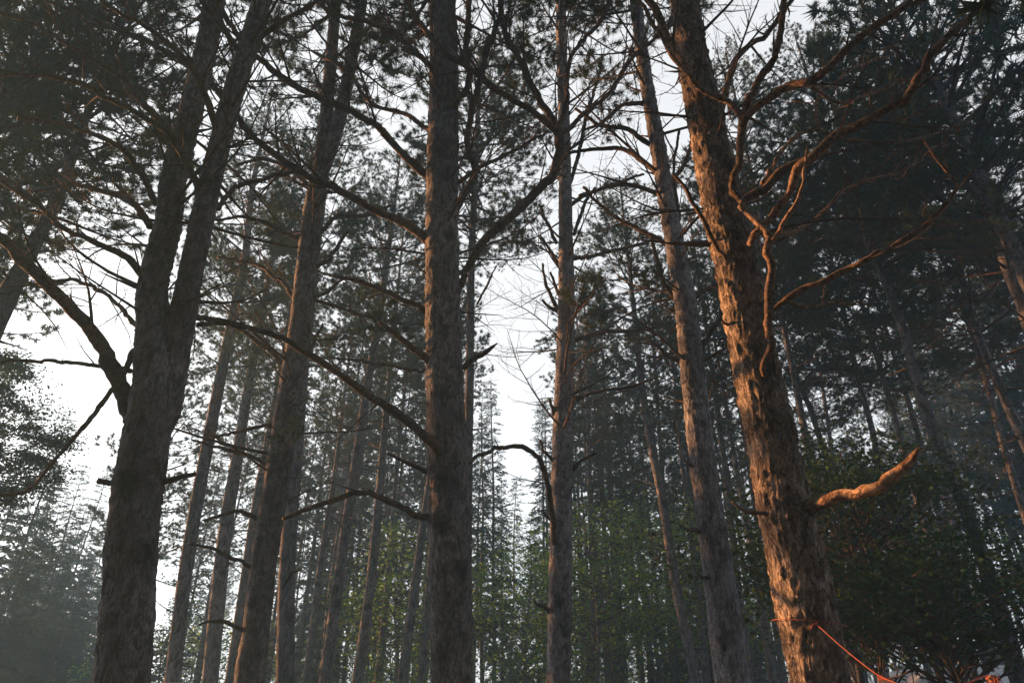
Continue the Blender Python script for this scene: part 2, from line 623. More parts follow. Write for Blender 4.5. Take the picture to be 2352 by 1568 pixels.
def limb(parent, picks, D0, D1, rng, live=0.0, twig=1.0, mat=LIMB, label=None, sides=12, jag=False, name='limb', level=2, start=0.25, spacing=0.14, maxlen=1.6):
    ys = np.arange(len(picks)) / (len(picks) - 1)
    pts, rad = [], []
    for (x, y, w), f in zip(picks, ys):
        q, t = P(x, y, D0 + (D1 - D0) * f)
        pts.append(q)
        rad.append(w / 2 / F * t)
    sp_, sr = resample(pts, rad, 0.05)
    n = len(sp_)
    kink = np.zeros((n, 3))
    for c in range(2, n - 2):
        if rng.random() < 0.2:
            kink[c] = rng.normal(0, 0.017, 3)
    off = np.cumsum(np.vstack([np.zeros((1, 3)), rng.normal(0, 0.004, (n - 1, 3)) + kink[1:]]), 0)
    off -= np.linspace(0, 1, n)[:, None] * off[-1]
    sp_ = sp_ + off
    sr = sr * (1 + rng.normal(0, 0.05, n))
    g = Geo()
    amp = min(0.008, sr.max() * 0.25)
    disp = bark_disp(sp_, sr, sides, amp, cell=0.035, seed=rng.uniform(0, 9)) if sr.max() > 0.02 else None
    g.tube(sp_, sr, sides, 0, disp)
    if twig:
        lines, tufts = [], []
        side_twigs(lines, tufts, sp_[::3] if n > 8 else sp_, sr[0] * 0.5, sr[-1], rng, spacing / twig, 0.5, level - 1, live, start, maxlen)
        for q, a, b, sd_ in lines:
            g.tube(q, np.linspace(a, b, len(q)), 4, 1, cap=False)
        g.tris(needles(tufts, rng, 26, 0.12, 0.005), 2)
    me = g.mesh(name, [mat, TWIG, NEEDLE])
    o = link(name, me, parent)
    o.location = -Vector(parent.location)
    if label:
        o['label'] = label
    return o


BRANCH_MESHES = {}


def lib_mesh(kind, i):
    key = (kind, i)
    if key not in BRANCH_MESHES:
        lib = {'dead': LIB_DEAD, 'live': LIB_LIVE, 'stub': LIB_STUB}[kind]
        g = Geo()
        g.add(lib[i])
        BRANCH_MESHES[key] = g.mesh('branch', [TWIG, NEEDLE])
    return BRANCH_MESHES[key]


from mathutils import Matrix


def near_branches(parent, stem, rad, z0, z1, rng, step=0.5, n=(1, 4), Lr=(0.8, 2.2), live=0.0, stub=0.35):
    z = z0
    while z < z1:
        p, r = stem_at(stem, rad, z)
        for k in range(int(rng.integers(*n))):
            az = rng.uniform(0, 6.283)
            u = rng.random()
            if u < stub:
                kind, i = 'stub', int(rng.integers(len(LIB_STUB)))
                s = rng.uniform(0.6, 1.3)
            else:
                kind = 'live' if rng.random() < live else 'dead'
                i = int(rng.integers(6))
                lib = LIB_LIVE if kind == 'live' else LIB_DEAD
                s = rng.uniform(*Lr) / lib[i][0][:, 0].max()
            el = math.radians(rng.uniform(-15, 35))
            M = rot_matrix(az, el, rng.normal(0, 0.4), s)
            t = p + M[:, 0] / s * r * 0.6
            o = link('branch', lib_mesh(kind, i), parent)
            Mx = Matrix([[*M[0], t[0] - parent.location[0]], [*M[1], t[1] - parent.location[1]], [*M[2], t[2] - parent.location[2]], [0, 0, 0, 1]])
            o.matrix_local = Mx
        z += step * rng.uniform(0.7, 1.3)


def crown_part(parent, g, mats, name='crown'):
    o = link(name, g.mesh(name, mats), parent)
    o.location = -Vector(parent.location)
    return o


# ------------------------------------------------------------------ ground
def build_ground():
    g = Geo()
    n = 121
    xs = np.sign(np.linspace(-1, 1, n)) * np.abs(np.linspace(-1, 1, n)) ** 2.2 * 400
    X, Y = np.meshgrid(xs, xs + 0, indexing='ij')
    d = np.sqrt(X ** 2 + Y ** 2)
    Z = 0.05 * np.sin(X * 0.7) * np.cos(Y * 0.9) + 0.25 * np.sin(X * 0.06 + 1) * np.sin(Y * 0.05) * np.clip(d / 30, 0, 1)
    v = np.stack([X, Y, Z - 0.05], -1).reshape(-1, 3)
    i = (np.arange(n - 1)[:, None] * n + np.arange(n - 1)[None]).ravel()
    g.raw(v, f4=np.stack([i, i + n, i + n + 1, i + 1], -1))
    m, nt, b = new_mat('forest_floor')
    tc = nt.nodes.new('ShaderNodeTexCoord')
    n1 = nt.nodes.new('ShaderNodeTexNoise')
    n1.inputs['Scale'].default_value = 3
    n1.inputs['Detail'].default_value = 10
    nt.links.new(tc.outputs['Object'], n1.inputs['Vector'])
    nt.links.new(ramp(nt, n1.outputs['Fac'], [(0.3, (0.03, 0.022, 0.016)), (0.5, (0.055, 0.038, 0.026)), (0.7, (0.025, 0.035, 0.016))]), b.inputs['Base Color'])
    b.inputs['Roughness'].default_value = 1
    bp = nt.nodes.new('ShaderNodeBump')
    bp.inputs['Distance'].default_value = 0.05
    nt.links.new(n1.outputs['Fac'], bp.inputs['Height'])
    nt.links.new(bp.outputs[0], b.inputs['Normal'])
    o = link('ground', g.mesh('ground', [m]))
    o['kind'] = 'structure'


build_ground()

# ------------------------------------------------------------------ the large near trees
rg = np.random.default_rng(11)


def tree_base(x, D, dx=0):
    return (ground_x(x, D) + dx, D, 0)


# T1: the twin-stemmed pine at the left
D = 6.2
t1 = thing('pine_tree', 'thick hazy pine at the left whose trunk forks into twin stems', 'pine tree', tree_base(278, D))
s1, r1 = trunk(t1, [(278, 1568, 122), (293, 1410, 112), (307, 1200, 108), (330, 1040, 104), (352, 900, 92), (352, 760, 74), (352, 650, 64), (385, 520, 58), (402, 400, 55), (440, 250, 50), (480, 80, 46), (494, 0, 44)], D, D - 0.5, H=17, sides=72, step=0.025, amp=0.019, rng=rg)
s1b, r1b = trunk(t1, [(348, 1010, 60), (376, 940, 76), (405, 800, 62), (440, 620, 52), (470, 480, 50), (500, 350, 46), (540, 200, 45), (585, 60, 43), (602, 0, 41)], D - 0.02, D - 0.9, z_base=None, H=16, sides=60, step=0.03, amp=0.012, rng=rg, name='second_stem')
L1 = [
    ([(305, 965, 44), (270, 880, 38), (235, 820, 34), (190, 755, 30), (130, 690, 28), (70, 625, 27), (20, 570, 25), (-40, 520, 22), (-130, 430, 12)], 6.1, 5.2, 0.6, 'thick limb leaning up and left from the fork'),
    ([(320, 790, 16), (300, 860, 12), (240, 940, 11), (150, 1040, 9), (62, 1128, 8), (-20, 1138, 6)], 6.0, 5.4, 0.35, None),
    ([(300, 852, 12), (220, 838, 10), (120, 830, 9), (-20, 828, 7)], 6.2, 6.8, 0.3, None),
    ([(275, 1108, 15), (250, 1110, 14), (226, 1104, 13)], 6.1, 5.9, 0, 'short broken stub on the left of the trunk'),
    ([(370, 1108, 18), (400, 1098, 13), (448, 1088, 9)], 6.1, 5.9, 0, 'short broken stub on the right of the trunk'),
    ([(335, 640, 20), (290, 590, 16), (220, 560, 14), (140, 520, 12), (60, 450, 10), (-30, 400, 8)], 6.0, 5.4, 1, None),
    ([(345, 520, 18), (300, 470, 15), (240, 440, 13), (160, 432, 11), (70, 440, 8)], 6.0, 6.4, 1, None),
    ([(360, 470, 16), (310, 380, 14), (250, 320, 12), (150, 290, 10), (40, 270, 8)], 5.9, 5.0, 1, None),
    ([(395, 330, 18), (345, 250, 16), (290, 190, 14), (200, 130, 12), (90, 60, 10), (-30, 20, 8)], 5.9, 5.0, 1, None),
    ([(450, 520, 18), (452, 430, 17), (410, 340, 16), (330, 265, 14), (240, 215, 12), (130, 180, 10), (-20, 170, 8)], 5.8, 4.6, 1, 'dark limb curving up left across both stems'),
    ([(505, 330, 18), (480, 240, 16), (430, 150, 14), (350, 80, 12), (270, 30, 10), (200, -30, 8)], 5.6, 4.6, 1, None),
    ([(330, 760, 12), (280, 710, 10), (200, 650, 9), (120, 640, 8), (20, 660, 6)], 6.1, 7.0, 1, None),
    ([(500, 480, 12), (545, 430, 11), (620, 405, 9), (700, 380, 7)], 5.8, 6.4, 1, None),
    ([(455, 745, 12), (520, 745, 10), (600, 760, 8)], 6.0, 6.6, 1, None),
    ([(560, 150, 16), (530, 90, 14), (480, 30, 12), (440, -30, 10)], 5.5, 4.8, 1, None),
    ([(580, 100, 14), (640, 60, 12), (720, 10, 10), (780, -40, 8)], 5.5, 5.2, 1, None),
]
for pk, a, b, tw, lab in L1:
    limb(t1, pk, a, b, rg, twig=tw, label=lab)
near_branches(t1, s1, r1, 5.0, 9.8, rg, 0.42, (2, 5), (0.9, 2.2), 0.05)
near_branches(t1, s1b, r1b, 5.2, 9.8, rg, 0.45, (2, 5), (0.9, 2.0), 0.05)
crown_part(t1, crown_geo(rg, s1, r1, 17, 9.8, 11.0, 3.0), [TWIG, NEEDLE])

# T2: slimmer forked pine right of it
D = 9.5
t2 = thing('pine_tree', 'pine between the twin-stemmed pine and the centre pine, forking near the top', 'pine tree', tree_base(572, D))
s2, r2 = trunk(t2, [(572, 1568, 68), (590, 1434, 60), (607, 1284, 58), (632, 1130, 58), (650, 1000, 54), (668, 880, 52), (690, 750, 50), (706, 600, 47), (720, 480, 44), (738, 380, 38), (748, 280, 30), (762, 120, 26), (772, 0, 24)], D, D - 0.6, H=17.5, sides=56, step=0.035, amp=0.013, rng=rg)
trunk(t2, [(742, 400, 24), (770, 310, 32), (795, 200, 28), (822, 60, 26), (835, -20, 24)], D - 0.45, D - 0.9, z_base=None, H=16, sides=32, step=0.05, amp=0.010, rng=rg, name='second_stem')
for pk, a, b, tw in [
    ([(605, 1200, 11), (560, 1178, 10), (515, 1182, 9), (468, 1196, 6)], 9.4, 9.0, .3),
    ([(590, 1306, 9), (540, 1284, 9), (490, 1262, 8), (434, 1248, 5)], 9.4, 8.6, .2),
    ([(560, 1446, 10), (520, 1430, 9), (480, 1428, 7), (455, 1434, 4)], 9.4, 8.8, .2),
    ([(625, 1072, 9), (570, 1046, 8), (500, 1026, 7), (440, 1010, 5)], 9.4, 9.0, .8),
    ([(640, 968, 9), (570, 985, 8), (500, 1000, 7), (450, 1020, 5)], 9.3, 9.9, .6),
    ([(665, 850, 11), (610, 800, 10), (550, 760, 9), (470, 730, 7), (440, 722, 5)], 9.3, 8.8, 1),
    ([(690, 700, 12), (640, 640, 10), (580, 600, 9), (500, 590, 7)], 9.3, 9.8, 1),
    ([(712, 560, 12), (780, 500, 10), (850, 490, 8), (900, 470, 6)], 9.2, 9.6, 1),
    ([(705, 620, 10), (760, 590, 9), (800, 530, 7)], 9.2, 8.8, 1),
    ([(700, 690, 9), (745, 670, 8), (790, 640, 6)], 9.2, 9.0, 1),
    ([(700, 560, 12), (630, 520, 10), (560, 500, 8), (490, 505, 6)], 9.2, 8.4, 1),
    ([(725, 440, 12), (660, 390, 10), (600, 370, 8), (540, 380, 6)], 9.1, 9.3, 1),
    ([(690, 840, 8), (715, 790, 7), (742, 742, 4)], 9.3, 9.1, .2),
    ([(650, 1350, 6), (665, 1320, 6), (690, 1308, 4)], 9.4, 9.2, 0),
]:
    limb(t2, pk, a, b, rg, twig=tw)
near_branches(t2, s2, r2, 4.0, 12.5, rg, 0.42, (2, 5), (0.7, 2.2), 0.12)
crown_part(t2, crown_geo(rg, s2, r2, 17.5, 11.5, 12.5, 2.8), [TWIG, NEEDLE])

# T3: the centre pine
D = 8.2
t3 = thing('pine_tree', 'straight thick pine at the centre with long dark limbs reaching left', 'pine tree', tree_base(1038, D))
s3, r3 = trunk(t3, [(1038, 1568, 98), (1036, 1400, 98), (1032, 1200, 95), (1025, 1000, 90), (1020, 850, 84), (1017, 700, 78), (1015, 500, 74), (1018, 300, 70), (1020, 150, 64), (1018, 0, 58)], D, D - 0.9, H=17, sides=84, step=0.025, amp=0.019, rng=rg)
L3 = [
    ([(1000, 425, 20), (985, 408, 20), (940, 370, 18), (890, 310, 17), (830, 265, 16), (760, 235, 16), (690, 200, 15), (620, 150, 14), (560, 105, 13), (510, 30, 12), (480, -30, 10)], 6.6, 5.3, .8, 'long dark limb reaching up left, upper of the pair'),
    ([(1000, 575, 24), (982, 556, 22), (930, 515, 20), (860, 480, 19), (780, 440, 18), (700, 400, 17), (620, 350, 16), (550, 290, 15), (480, 205, 14), (400, 140, 13), (320, 85, 12), (200, 40, 10), (60, -20, 8)], 6.7, 4.9, .8, 'longest limb, sweeping up left across the neighbouring pines'),
    ([(1024, 1080, 16), (1008, 1040, 22), (980, 1010, 22), (920, 960, 21), (850, 915, 19), (780, 868, 17), (700, 820, 15), (640, 780, 14), (560, 752, 12), (470, 732, 9), (400, 735, 5)], 6.7, 5.6, .35, 'thick bare limb sloping down to the trunk from the upper left'),
    ([(1000, 1190, 17), (960, 1180, 15), (900, 1160, 14), (825, 1126, 14), (740, 1155, 12), (650, 1192, 10)], 6.8, 6.4, 0.1, 'drooping bent branch reaching the next trunk on the left'),
    ([(990, 722, 15), (920, 690, 12), (840, 655, 10), (765, 634, 7)], 6.8, 6.3, .4, None),
    ([(1002, 856, 20), (985, 828, 19), (950, 800, 17), (910, 765, 14), (872, 740, 8)], 6.7, 6.2, .15, 'stout broken limb on the left of the trunk'),
    ([(990, 1088, 12), (940, 1065, 10), (890, 1040, 6)], 6.8, 6.5, .1, None),
    ([(985, 850, 7), (880, 835, 6), (760, 825, 5), (700, 815, 4)], 6.9, 7.4, .5, None),
    ([(1040, 690, 12), (1062, 640, 16), (1085, 600, 17), (1112, 555, 19), (1160, 510, 20), (1220, 455, 21), (1265, 405, 22), (1284, 340, 22), (1272, 285, 20), (1240, 240, 16), (1205, 180, 14), (1165, 90, 13), (1150, 0, 12), (1150, -60, 10)], 6.6, 6.0, .6, 'large crooked limb curving up right'),
    ([(1276, 300, 16), (1230, 262, 15), (1190, 235, 14), (1120, 195, 14), (1065, 160, 13), (1010, 118, 13), (960, 50, 12), (920, -30, 10)], 6.2, 5.6, .8, None),
    ([(1282, 320, 12), (1320, 270, 11), (1380, 220, 10), (1450, 130, 9), (1540, 60, 8), (1600, -10, 6)], 6.2, 6.6, 1, None),
    ([(1278, 300, 12), (1300, 230, 11), (1310, 130, 10), (1370, 60, 9), (1400, 0, 8)], 6.2, 5.8, 1, None),
    ([(1030, 545, 16), (1045, 490, 15), (1068, 440, 16), (1092, 380, 16), (1082, 310, 15), (1102, 210, 14), (1128, 100, 13), (1150, 30, 12), (1165, -40, 10)], 6.55, 6.0, .7, 'limb rising against the right of the trunk'),
    ([(1065, 845, 15), (1085, 826, 13), (1120, 806, 11), (1142, 788, 4)], 6.7, 6.4, 0, 'jagged broken stub on the right'),
    ([(1095, 700, 5), (1120, 650, 5), (1140, 610, 3)], 6.8, 6.6, .5, None),
    ([(1040, 250, 16), (1070, 180, 15), (1065, 100, 14), (1075, 0, 12), (1090, -60, 10)], 6.2, 5.6, .8, None),
    ([(990, 300, 12), (930, 260, 10), (860, 240, 9), (780, 150, 8), (720, 120, 6)], 6.4, 6.9, 1, None),
    ([(995, 160, 14), (930, 100, 12), (850, 60, 10), (760, 30, 9), (680, -30, 8)], 6.2, 5.8, 1, None),
    ([(1050, 420, 10), (1120, 380, 9), (1190, 350, 8), (1260, 300, 6)], 6.5, 7.2, 1, None),
]
for pk, a, b, tw, lab in L3:
    limb(t3, pk, a * 1.17, b * 1.17, rg, twig=tw, label=lab)
near_branches(t3, s3, r3, 6.2, 10.8, rg, 0.42, (2, 5), (0.8, 2.0), 0.08)
crown_part(t3, crown_geo(rg, s3, r3, 17, 10.8, 11.5, 3.0), [TWIG, NEEDLE])

# T4: slim straight pine right of the centre
D = 10.5
t4 = thing('pine_tree', 'slim straight pine just right of the centre pine, with broken stubs', 'pine tree', tree_base(1282, D))
s4, r4 = trunk(t4, [(1282, 1568, 56), (1286, 1400, 54), (1289, 1200, 50), (1292, 1000, 46), (1297, 850, 42), (1301, 700, 38), (1299, 500, 31), (1296, 300, 26), (1290, 100, 24), (1288, 0, 22)], D, D - 0.8, H=18.5, mat=BARK_HAZED, sides=56, step=0.035, amp=0.012, rng=rg)
for pk, a, b, tw, lab in [
    ([(1276, 1250, 16), (1266, 1195, 15), (1258, 1150, 13), (1250, 1110, 13), (1238, 1062, 12), (1215, 1030, 12), (1170, 1020, 11), (1110, 1038, 9), (1078, 1064, 8)], 10.1, 8.6, 0.15, 'drooping branch arching over to the centre trunk'),
    ([(1280, 560, 9), (1262, 520, 8), (1238, 470, 6)], 10.2, 9.9, .3, None),
    ([(1284, 610, 9), (1265, 575, 8), (1240, 540, 6)], 10.2, 10.0, .3, None),
    ([(1282, 712, 10), (1258, 660, 8), (1246, 605, 5)], 10.2, 9.9, 0, None),
    ([(1288, 690, 8), (1274, 650, 7), (1264, 625, 5)], 10.2, 9.9, 0, None),
    ([(1284, 715, 10), (1262, 705, 8), (1244, 688, 5)], 10.2, 10.0, 0, None),
    ([(1283, 985, 11), (1272, 950, 9), (1262, 915, 7)], 10.3, 10.0, 0, None),
    ([(1277, 1070, 9), (1260, 1045, 8), (1240, 1010, 5)], 10.3, 10.0, 0, None),
    ([(1274, 1215, 8), (1258, 1190, 7), (1244, 1170, 4)], 10.3, 10.0, .3, None),
    ([(1262, 1405, 11), (1245, 1392, 9), (1228, 1380, 5)], 10.4, 10.1, 0, None),
    ([(1315, 1080, 10), (1335, 1058, 8), (1370, 1040, 5)], 10.3, 10.0, .3, None),
    ([(1318, 782, 12), (1350, 775, 11), (1400, 765, 10), (1470, 762, 8), (1545, 742, 5)], 10.3, 10.8, .9, None),
    ([(1318, 915, 9), (1380, 905, 8), (1450, 892, 7), (1512, 866, 4)], 10.3, 9.6, .3, None),
    ([(1320, 720, 9), (1350, 690, 8), (1392, 640, 5)], 10.2, 9.9, .2, None),
    ([(1316, 595, 10), (1370, 580, 9), (1450, 560, 8), (1520, 545, 6)], 10.2, 10.8, 1, None),
    ([(1312, 470, 10), (1360, 440, 9), (1420, 420, 8), (1480, 400, 6)], 10.1, 9.4, 1, None),
    ([(1310, 420, 10), (1335, 330, 9), (1350, 240, 8), (1380, 160, 6)], 10.0, 9.6, 1, None),
    ([(1318, 540, 9), (1340, 470, 8), (1368, 430, 6)], 10.0, 9.6, 1, None),
]:
    limb(t4, pk, a, b, rg, twig=tw, label=lab)
near_branches(t4, s4, r4, 5.5, 14.0, rg, 0.45, (2, 5), (0.8, 2.2), 0.15)
crown_part(t4, crown_geo(rg, s4, r4, 18.5, 13.5, 14.2, 2.4), [TWIG, NEEDLE])

# T5: the leaning grey pine left of the lit one
D = 8.2
t5 = thing('pine_tree', 'grey shaded pine leaning left, next on the left of the orange-lit pine', 'pine tree', tree_base(1680, D))
s5, r5 = trunk(t5, [(1684, 1568, 84), (1672, 1484, 78), (1646, 1284, 68), (1624, 1134, 62), (1605, 984, 58), (1589, 834, 54), (1575, 700, 50), (1550, 560, 42), (1530, 450, 39), (1510, 330, 35), (1490, 220, 31), (1472, 100, 28), (1460, 0, 26)], D, D - 0.6, H=17.5, mat=BARK_HAZED, sides=64, step=0.03, amp=0.019, rng=rg)
for pk, a, b, tw in [
    ([(1575, 840, 12), (1545, 820, 10), (1518, 800, 8), (1490, 780, 5)], 8.1, 7.6, .2),
    ([(1620, 1225, 12), (1595, 1218, 9), (1560, 1205, 4)], 8.1, 7.8, 0),
    ([(1640, 1330, 10), (1615, 1325, 8), (1600, 1315, 4)], 8.1, 7.8, 0),
    ([(1605, 1080, 10), (1590, 1070, 8), (1572, 1058, 4)], 8.1, 7.8, 0),
    ([(1590, 840, 14), (1620, 800, 12), (1660, 730, 9), (1690, 700, 7)], 8.0, 7.6, .3),
    ([(1560, 700, 12), (1530, 650, 11), (1505, 600, 10), (1495, 540, 8)], 8.0, 7.6, .5),
    ([(1580, 690, 12), (1640, 660, 11), (1700, 665, 9), (1780, 690, 6)], 8.0, 8.4, .8),
    ([(1530, 560, 12), (1480, 530, 11), (1420, 500, 9), (1340, 430, 7)], 8.0, 8.4, 1),
    ([(1520, 450, 12), (1460, 430, 10), (1400, 430, 9), (1330, 450, 7)], 7.9, 7.5, 1),
    ([(1505, 340, 12), (1440, 300, 11), (1380, 290, 9), (1320, 250, 7)], 7.8, 7.4, 1),
    ([(1520, 410, 12), (1440, 350, 11), (1370, 345, 9), (1300, 350, 7)], 7.8, 8.2, 1),
    ([(1490, 240, 12), (1440, 240, 10), (1390, 280, 8), (1340, 300, 6)], 7.8, 7.2, 1),
    ([(1530, 430, 12), (1570, 380, 11), (1600, 300, 8)], 7.9, 8.4, 1),
    ([(1545, 560, 9), (1560, 480, 9), (1550, 390, 7), (1560, 300, 6)], 7.9, 7.5, .6),
]:
    limb(t5, pk, a, b, rg, twig=tw)
near_branches(t5, s5, r5, 5.0, 11.5, rg, 0.42, (2, 5), (0.8, 2.2), 0.12)
crown_part(t5, crown_geo(rg, s5, r5, 17.5, 11.5, 12.3, 2.8), [TWIG, NEEDLE])

# T6: the big orange-lit pine
D = 5.3
t6 = thing('pine_tree', 'big leaning pine at the right whose left side glows orange in low sun', 'pine tree', tree_base(1886, D))
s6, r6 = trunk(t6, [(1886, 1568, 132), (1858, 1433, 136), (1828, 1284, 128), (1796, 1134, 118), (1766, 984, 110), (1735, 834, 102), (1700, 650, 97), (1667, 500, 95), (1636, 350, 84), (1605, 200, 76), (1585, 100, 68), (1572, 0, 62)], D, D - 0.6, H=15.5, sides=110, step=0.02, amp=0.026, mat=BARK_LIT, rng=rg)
L6 = [
    ([(1806, 1186, 40), (1838, 1174, 36), (1864, 1164, 34), (1888, 1152, 31), (1904, 1144, 27)], 5.12, 4.84, 0, 'dark bark collar at the foot of the bare broken limb'),
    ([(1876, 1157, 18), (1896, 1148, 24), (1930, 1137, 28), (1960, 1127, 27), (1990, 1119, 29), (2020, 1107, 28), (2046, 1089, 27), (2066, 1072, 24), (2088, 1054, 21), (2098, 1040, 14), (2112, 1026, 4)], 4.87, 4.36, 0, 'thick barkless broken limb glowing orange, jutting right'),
    ([(1756, 862, 12), (1752, 830, 15), (1764, 780, 19), (1758, 700, 20), (1762, 620, 19), (1770, 545, 19)], 4.76, 4.38, 0.1, None),
    ([(1772, 548, 18), (1745, 515, 16), (1715, 480, 15), (1682, 442, 14)], 4.38, 4.52, 0.1, None),
    ([(1775, 552, 11), (1805, 505, 11), (1833, 465, 10), (1850, 400, 7), (1856, 330, 5)], 4.36, 4.0, .4, None),
    ([(1722, 560, 14), (1735, 535, 16), (1788, 470, 18), (1818, 430, 18), (1832, 375, 24), (1870, 345, 24), (1928, 292, 24), (1980, 270, 20), (2068, 215, 22), (2118, 150, 20), (2218, 50, 16), (2290, -20, 12)], 4.55, 3.4, .5, 'long limb zigzagging up to the top right'),
    ([(1700, 462, 20), (1740, 440, 20), (1790, 395, 20), (1850, 365, 18)], 5.0, 4.7, .2, None),
    ([(1680, 450, 16), (1690, 400, 17), (1698, 340, 18), (1706, 275, 20)], 4.55, 4.25, .1, 'lit limb rising to the V fork'),
    ([(1706, 275, 17), (1722, 225, 17), (1750, 165, 17), (1786, 105, 16), (1800, 40, 15), (1805, -40, 12)], 4.25, 3.8, .6, None),
    ([(1706, 280, 16), (1745, 240, 19), (1800, 208, 21), (1860, 190, 20), (1910, 155, 19), (1985, 90, 17), (2060, 40, 15), (2150, -20, 12)], 4.25, 3.5, .6, None),
    ([(1704, 270, 13), (1670, 232, 13), (1620, 205, 12), (1560, 155, 11), (1500, 60, 10), (1460, -20, 9)], 4.25, 4.0, .5, None),
    ([(1765, 720, 9), (1795, 700, 12), (1822, 682, 15), (1860, 660, 15), (1905, 645, 15), (1955, 620, 14), (2000, 602, 14), (2065, 556, 14), (2120, 520, 13), (2160, 495, 12), (2204, 432, 10), (2178, 392, 7), (2120, 320, 5)], 4.62, 3.85, .7, 'orange-lit limb reaching up right to a sharp bend'),
    ([(1672, 602, 10), (1645, 550, 10), (1615, 495, 10), (1580, 440, 9), (1545, 400, 7)], 4.75, 4.5, .2, None),
    ([(1762, 1180, 10), (1735, 1178, 9), (1705, 1168, 7), (1682, 1152, 4)], 5.0, 4.7, 0, None),
    ([(1680, 745, 9), (1660, 740, 6)], 5.0, 4.9, 0, None),
    ([(1630, 300, 22), (1600, 230, 22), (1560, 160, 20), (1520, 60, 18), (1480, -20, 16)], 4.7, 4.3, .6, None),
    ([(1650, 300, 20), (1665, 240, 18), (1700, 150, 14), (1750, 90, 12), (1830, -20, 10)], 5.0, 5.6, 1, None),
    ([(1880, 300, 9), (1880, 230, 8), (1950, 160, 7), (2040, 130, 5)], 4.5, 4.9, 1, None),
    ([(1865, 200, 9), (1940, 230, 8), (2060, 190, 7), (2180, 180, 5)], 4.4, 4.9, 1, None),
    ([(1800, 690, 9), (1860, 700, 8), (1930, 690, 7), (2000, 700, 5)], 4.85, 5.3, .6, None),
    ([(1760, 565, 10), (1850, 520, 9), (1950, 440, 8), (2070, 400, 6), (2180, 330, 5)], 4.9, 5.5, 1, None),
    ([(1750, 420, 10), (1850, 310, 9), (1990, 330, 8), (2100, 330, 7), (2230, 280, 5)], 4.9, 5.7, 1, None),
]
for pk, a, b, tw, lab in L6:
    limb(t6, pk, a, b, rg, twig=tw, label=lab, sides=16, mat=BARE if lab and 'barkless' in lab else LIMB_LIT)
near_branches(t6, s6, r6, 5.2, 8.6, rg, 0.5, (2, 4), (0.7, 1.8), 0.05)
crown_part(t6, crown_geo(rg, s6, r6, 15.5, 8.6, 9.6, 3.0), [TWIG, NEEDLE])

